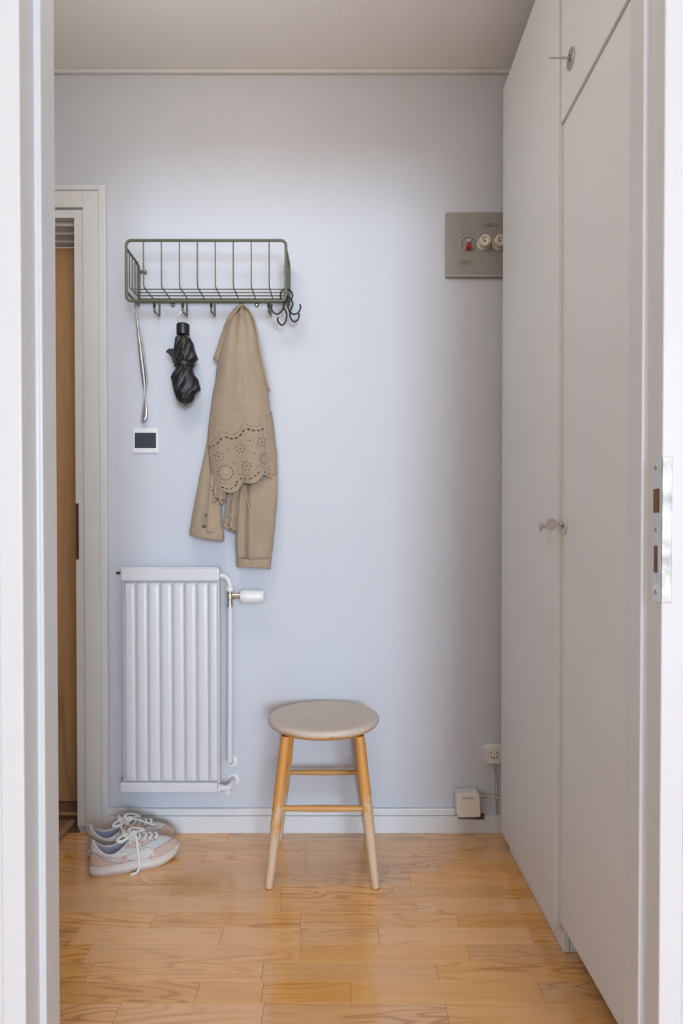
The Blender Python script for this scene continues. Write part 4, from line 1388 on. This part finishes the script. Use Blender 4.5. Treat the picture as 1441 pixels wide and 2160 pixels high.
# ------------------------------------------------------------------ sneakers
SL = .252
def hw_(t):
    return interp([(0, .026), (.08, .033), (.25, .035), (.45, .036), (.62, .0455), (.74, .0475), (.86, .043), (.95, .034), (1, .022)], t)
def Bo(phi, k=1.0):
    x = SL / 2 + SL / 2 * math.cos(phi)
    s = math.sin(phi)
    y = hw_(x / SL) * (abs(s) ** .62) * (1 if s > 0 else -1)
    t = x / SL
    spring = .012 * max(0, (t - .72) / .28) ** 2
    return Vector((SL / 2 + (x - SL / 2) * (1 + .03 * (k - 1) / .05 if k != 1 else 1), y * k, .029 + spring))
def Co(phi):
    c, s = math.cos(phi), math.sin(phi)
    return Vector((.235 * SL + .205 * SL * c, .0295 * s * (1 - .25 * max(0, c)), .059 + .040 * max(0, -c) ** 2.4 + .029 * max(0, c) ** 1.6))
def Sf(phi, v, off=0.0):
    B, C_ = Bo(phi), Co(phi)
    fr_ = max(0, math.cos(phi)) ** .8
    K = B.lerp(C_, lerp(.10, .16, fr_))
    K.z = lerp(.029 + (C_.z - .029) * .76, .075, fr_)
    if fr_ < .5:
        K.y *= 1.06
    p = B * (1 - v) ** 2 + K * 2 * v * (1 - v) + C_ * v * v
    if off:
        e = .01
        a = Sf(phi + e, v) - Sf(phi - e, v)
        b = Sf(phi, min(1, v + e)) - Sf(phi, max(0, v - e))
        n = a.cross(b)
        if n.length > 1e-12:
            n.normalize()
            cen = Vector((SL * .45, 0, .03))
            if n.dot(p - cen) < 0:
                n = -n
            p = p + n * off
    return p
def make_shoe(loc, rz, label, roll=0.0, lace_side=True):
    o = thing('sneaker', (0, 0, 0), label, 'shoe', 'pair of sneakers on the floor')
    N = 72
    ph = [2 * PI * k / N for k in range(N)]
    up = MB().grid([[Sf(a, v / 16) for a in ph] for v in range(17)], True)
    up.build('upper', M['shoemesh'], o, smooth=180, solid=.0018, offset=-1)
    # lining inside the collar and the insole
    rws = []
    for j in range(9):
        t = j / 8
        rws.append([Vector((lerp(Co(a).x, lerp(Co(a).x, SL * .24, .04), t), Co(a).y * lerp(.94, .90, t), lerp(Co(a).z - .001, .034, t))) for a in ph])
    li = MB().grid(rws, True)
    li.cap(rws[-1])
    li.build('lining', M['lining'], o, smooth=60)
    MB().tube([Co(a) + Vector((0, 0, -.0005)) for a in ph], .0034, 10, True).build('padded_collar', M['shoewhite'], o, smooth=60)
    # sole
    so_ = []
    for (z, k, lift) in ((.0005, .955, 1), (.003, .99, 1), (.0095, 1.015, 1)):
        so_.append([Vector((Bo(a, k).x, Bo(a, k).y, z + (Bo(a).z - .029) * lift)) for a in ph])
    ou = MB().grid(so_, True)
    ou.cap(so_[0])
    ou.build('outsole', M['outsole'], o, smooth=50)
    so_ = []
    for (z, k) in ((.0095, 1.02), (.012, 1.045), (.024, 1.045), (.029, 1.035), (.0305, 1.0), (.0305, .85)):
        so_.append([Vector((Bo(a, k).x, Bo(a, k).y, z + (Bo(a).z - .029))) for a in ph])
    mi = MB().grid(so_, True)
    mi.cap(so_[-1])
    ms = mi.build('midsole', M['midsole'], o, smooth=50)
    MB().tube([Vector((Bo(a, 1.047).x, Bo(a, 1.047).y, .0255 + Bo(a).z - .029)) for a in ph], .0006, 5, True).build('sole_stitch', M['seam'], ms)
    # overlay panels
    def patch(name, mat, p0, p1, v0f, v1f, off=.0012, n=28, m=8):
        rws = []
        for j in range(m + 1):
            row = []
            for k in range(n + 1):
                a = lerp(p0, p1, k / n)
                v = lerp(v0f(a), v1f(a), j / m)
                row.append(Sf(a, v, off))
            rws.append(row)
        pt = MB().grid(rws).build(name, mat, o, smooth=180, solid=.0012, offset=-1)
        if name in ('toe_overlay', 'heel_panel', 'eyestay', 'collar_panel'):
            edge = [Sf(a, max(0.0, (v1f if name in ('toe_overlay', 'heel_panel') else v0f)(a)), off + .0004) for a in [lerp(p0, p1, k / n) for k in range(n + 1)]]
            MB().tube(edge, .0005, 5).build('seam', M['seam'], pt)
        return pt
    patch('toe_overlay', M['shoepink'], -1.32, 1.32, lambda a: 0, lambda a: .24 + .14 * (abs(a) / 1.32) ** .7 * (1 if abs(a) < .75 else 1) - .30 * max(0, (abs(a) - .95) / .37) ** 1.5)
    patch('heel_panel', M['shoepink'], PI - 1.16, PI + 1.16, lambda a: 0, lambda a: .62 - .55 * (abs(a - PI) / 1.16) ** 2.2)
    patch('heel_tab', M['shoewhite'], PI - .62, PI + .62, lambda a: .50 + .10 * abs(a - PI), lambda a: .985, .0022)
    patch('collar_panel', M['shoewhite'], PI - 1.75, PI - .60, lambda a: .60 + .12 * math.sin((a - PI) * 2), lambda a: .99, .0012)
    patch('collar_panel', M['shoewhite'], PI + .60, PI + 1.75, lambda a: .60 - .12 * math.sin((a - PI) * 2), lambda a: .99, .0012)
    for s in (-1, 1):
        patch('eyestay', M['shoepink'], s * .34, s * 1.05, lambda a: .60 + .12 * (abs(a) - .34), lambda a: .985, .0016, 16)
        patch('quarter', M['shoewhite'], s * .98, s * 1.98, lambda a: .02, lambda a: .60, .0008, 16)
    # zigzag side mark, both sides
    zz = [(1.62, .70), (1.86, .52), (1.80, .42), (1.90, .28), (1.94, .10), (1.87, .05)]
    zz2 = [(1.55, .62), (1.78, .46), (1.70, .40), (1.82, .27), (1.80, .20), (1.72, .12)]
    for s in (-1, 1):
        lw = []
        A_ = catmull([Vector((a, v, 0)) for a, v in zz], 5)
        B_ = catmull([Vector((a, v, 0)) for a, v in zz2], 5)
        rws = [[Sf(s * lerp(p.x, q.x, k / 3), lerp(p.y, q.y, k / 3), .0022) for k in range(4)] for p, q in zip(A_, B_)]
        MB().grid(rws).build('side_mark', M['shoepink'], o, smooth=180, solid=.0012)
        rws = [[Sf(s * lerp(1.62, 1.74, j / 4) , lerp(.05, .17, j / 4) + .10 * k / 3, .0022) for k in range(4)] for j in range(5)]
        MB().grid(rws).build('side_mark', M['shoepink'], o, smooth=180, solid=.0012)
    for path in ([(PI - .18, .70), (PI - .10, .84), (PI - .02, .70)], [(PI + .02, .84), (PI + .12, .70), (PI + .20, .84)]):
        MB().tube([Sf(a, v, .0036) for a, v in path], .0007, 5).build('heel_mark', M['shoepink'], o)
    # tongue
    rws = []
    for j in range(9):
        t = j / 8
        x = lerp(.50 * SL, .335 * SL, t)
        z = lerp(.074, .106, t)
        rws.append([Vector((x + .002 * (1 - abs(u)), .0225 * u * lerp(.8, 1, t), z + .007 * (1 - u * u))) for u in (-1, -.66, -.33, 0, .33, .66, 1)])
    MB().grid(rws).build('tongue', M['shoewhite'], o, smooth=180, solid=.005)
    # laces
    la = []
    for j in range(5):
        v = lerp(.62, .96, j / 4)
        a_ = lerp(.42, .80, j / 4)
        pts = [Sf(-a_ - .05, v - .02, .0022), Sf(-a_ * .82, v, .0048), Sf(-a_ * .45, v, .0058), Sf(0, min(1, v + .02), .0062), Sf(a_ * .45, v, .0058), Sf(a_ * .82, v, .0048), Sf(a_ + .05, v - .02, .0022)]
        MB().tube(catmull(pts, 4), .0038, 8, flat=.75).build('lace', M['lace'], o, smooth=60)
        for s in (-1, 1):
            MB().lathe([(.0026, 0), (.0022, .0009)], Sf(s * (a_ + .07), v - .025, .0016), Sf(s * (a_ + .07), v - .025, .01) - Sf(s * (a_ + .07), v - .025), 10).build('eyelet', M['seam'], o)
    kx = .45 * SL
    top = Vector((kx, 0, .0975))
    def lp(pts, r=.0026):
        MB().tube(catmull([Vector(p) for p in pts], 6), r * 1.45, 8, flat=.55).build('lace', M['lace'], o, smooth=60)
    lp([top, (kx - .014, -.012, .1045), (kx - .034, -.020, .102), (kx - .042, -.026, .096), (kx - .028, -.028, .0915), (kx - .008, -.014, .095), top], .0036)
    lp([top, (kx - .004, .014, .1035), (kx + .010, .026, .101), (kx + .030, .030, .093), (kx + .040, .024, .088), (kx + .018, .012, .094), top], .0036)
    lp([top + Vector((0, -.004, 0)), (kx + .006, -.004, .103), (kx + .010, -.012, .099), (kx, -.004, .097)], .0042)
    if lace_side:
        lp([top, (kx + .010, -.020, .098), (kx + .012, -.036, .078), (kx + .014, -.047, .055), (kx + .016, -.0505, .035), (kx + .015, -.0505, .016), (kx + .008, -.054, .0050), (kx - .010, -.058, .0032)], .0028)
        lp([top + Vector((.004, -.012, -.004)), (kx + .016, -.034, .080), (kx + .024, -.045, .062), (kx + .032, -.0465, .052)], .0014)
    else:
        lp([top, (kx + .020, -.010, .098), (kx + .05, -.020, .088), (kx + .07, -.024, .078), (kx + .085, -.018, .074)], .0028)
        lp([top, (kx - .02, -.03, .09), (kx - .005, -.040, .075), (kx + .02, -.044, .066)], .0028)
    o.location = loc
    o.rotation_euler = (roll, 0, rz)
    return o
make_shoe((-.728, 1.768, 0), math.radians(27), 'pale sneaker in front, its loose white lace hanging to the floor')
make_shoe((-.776, 1.866, 0), math.radians(24), 'pale sneaker behind the other, against the skirting board', 0, False)

# ------------------------------------------------------------------ coir mat
mt = thing('doormat', (-1.2, 1.85, 0), 'brown coir doormat lying in front of the entrance door', 'doormat')
mx1 = -.905
rowsg = []
NX, NY = 90, 60
import mathutils
for j in range(NY + 1):
    y = lerp(1.66, 2.078, j / NY)
    row = []
    for i in range(NX + 1):
        x = lerp(-1.62, mx1 - .018, i / NX)
        ph = (j % 4) / 4
        z = .0175 + .0035 * math.sin(x * 480 + (j // 2) * 1.9) * math.cos(y * 300) + .003 * mathutils.noise.noise(Vector((x * 130, y * 130, 0)))
        row.append(Vector((x, y, z)))
    rowsg.append(row)
tag(MB().grid(rowsg).build('coir_pile', M['coir'], mt, smooth=180), kind='stuff')
MB().box(-1.62, mx1 - .001, 1.66, 2.078, .0048, .013).build('mat_backing', M['matedge'], mt)
brd = MB()
for s in range(46):
    y = lerp(1.665, 2.074, s / 45)
    brd.tube([(mx1 - .020, y - .003, .0135), (mx1 - .011, y, .0175), (mx1 - .001, y + .004, .0125)], .0045, 6)
brd.build('woven_border', M['matedge'], mt, smooth=60)

for o in bpy.data.objects:
    if '_base' in o.keys():
        del o['_base']
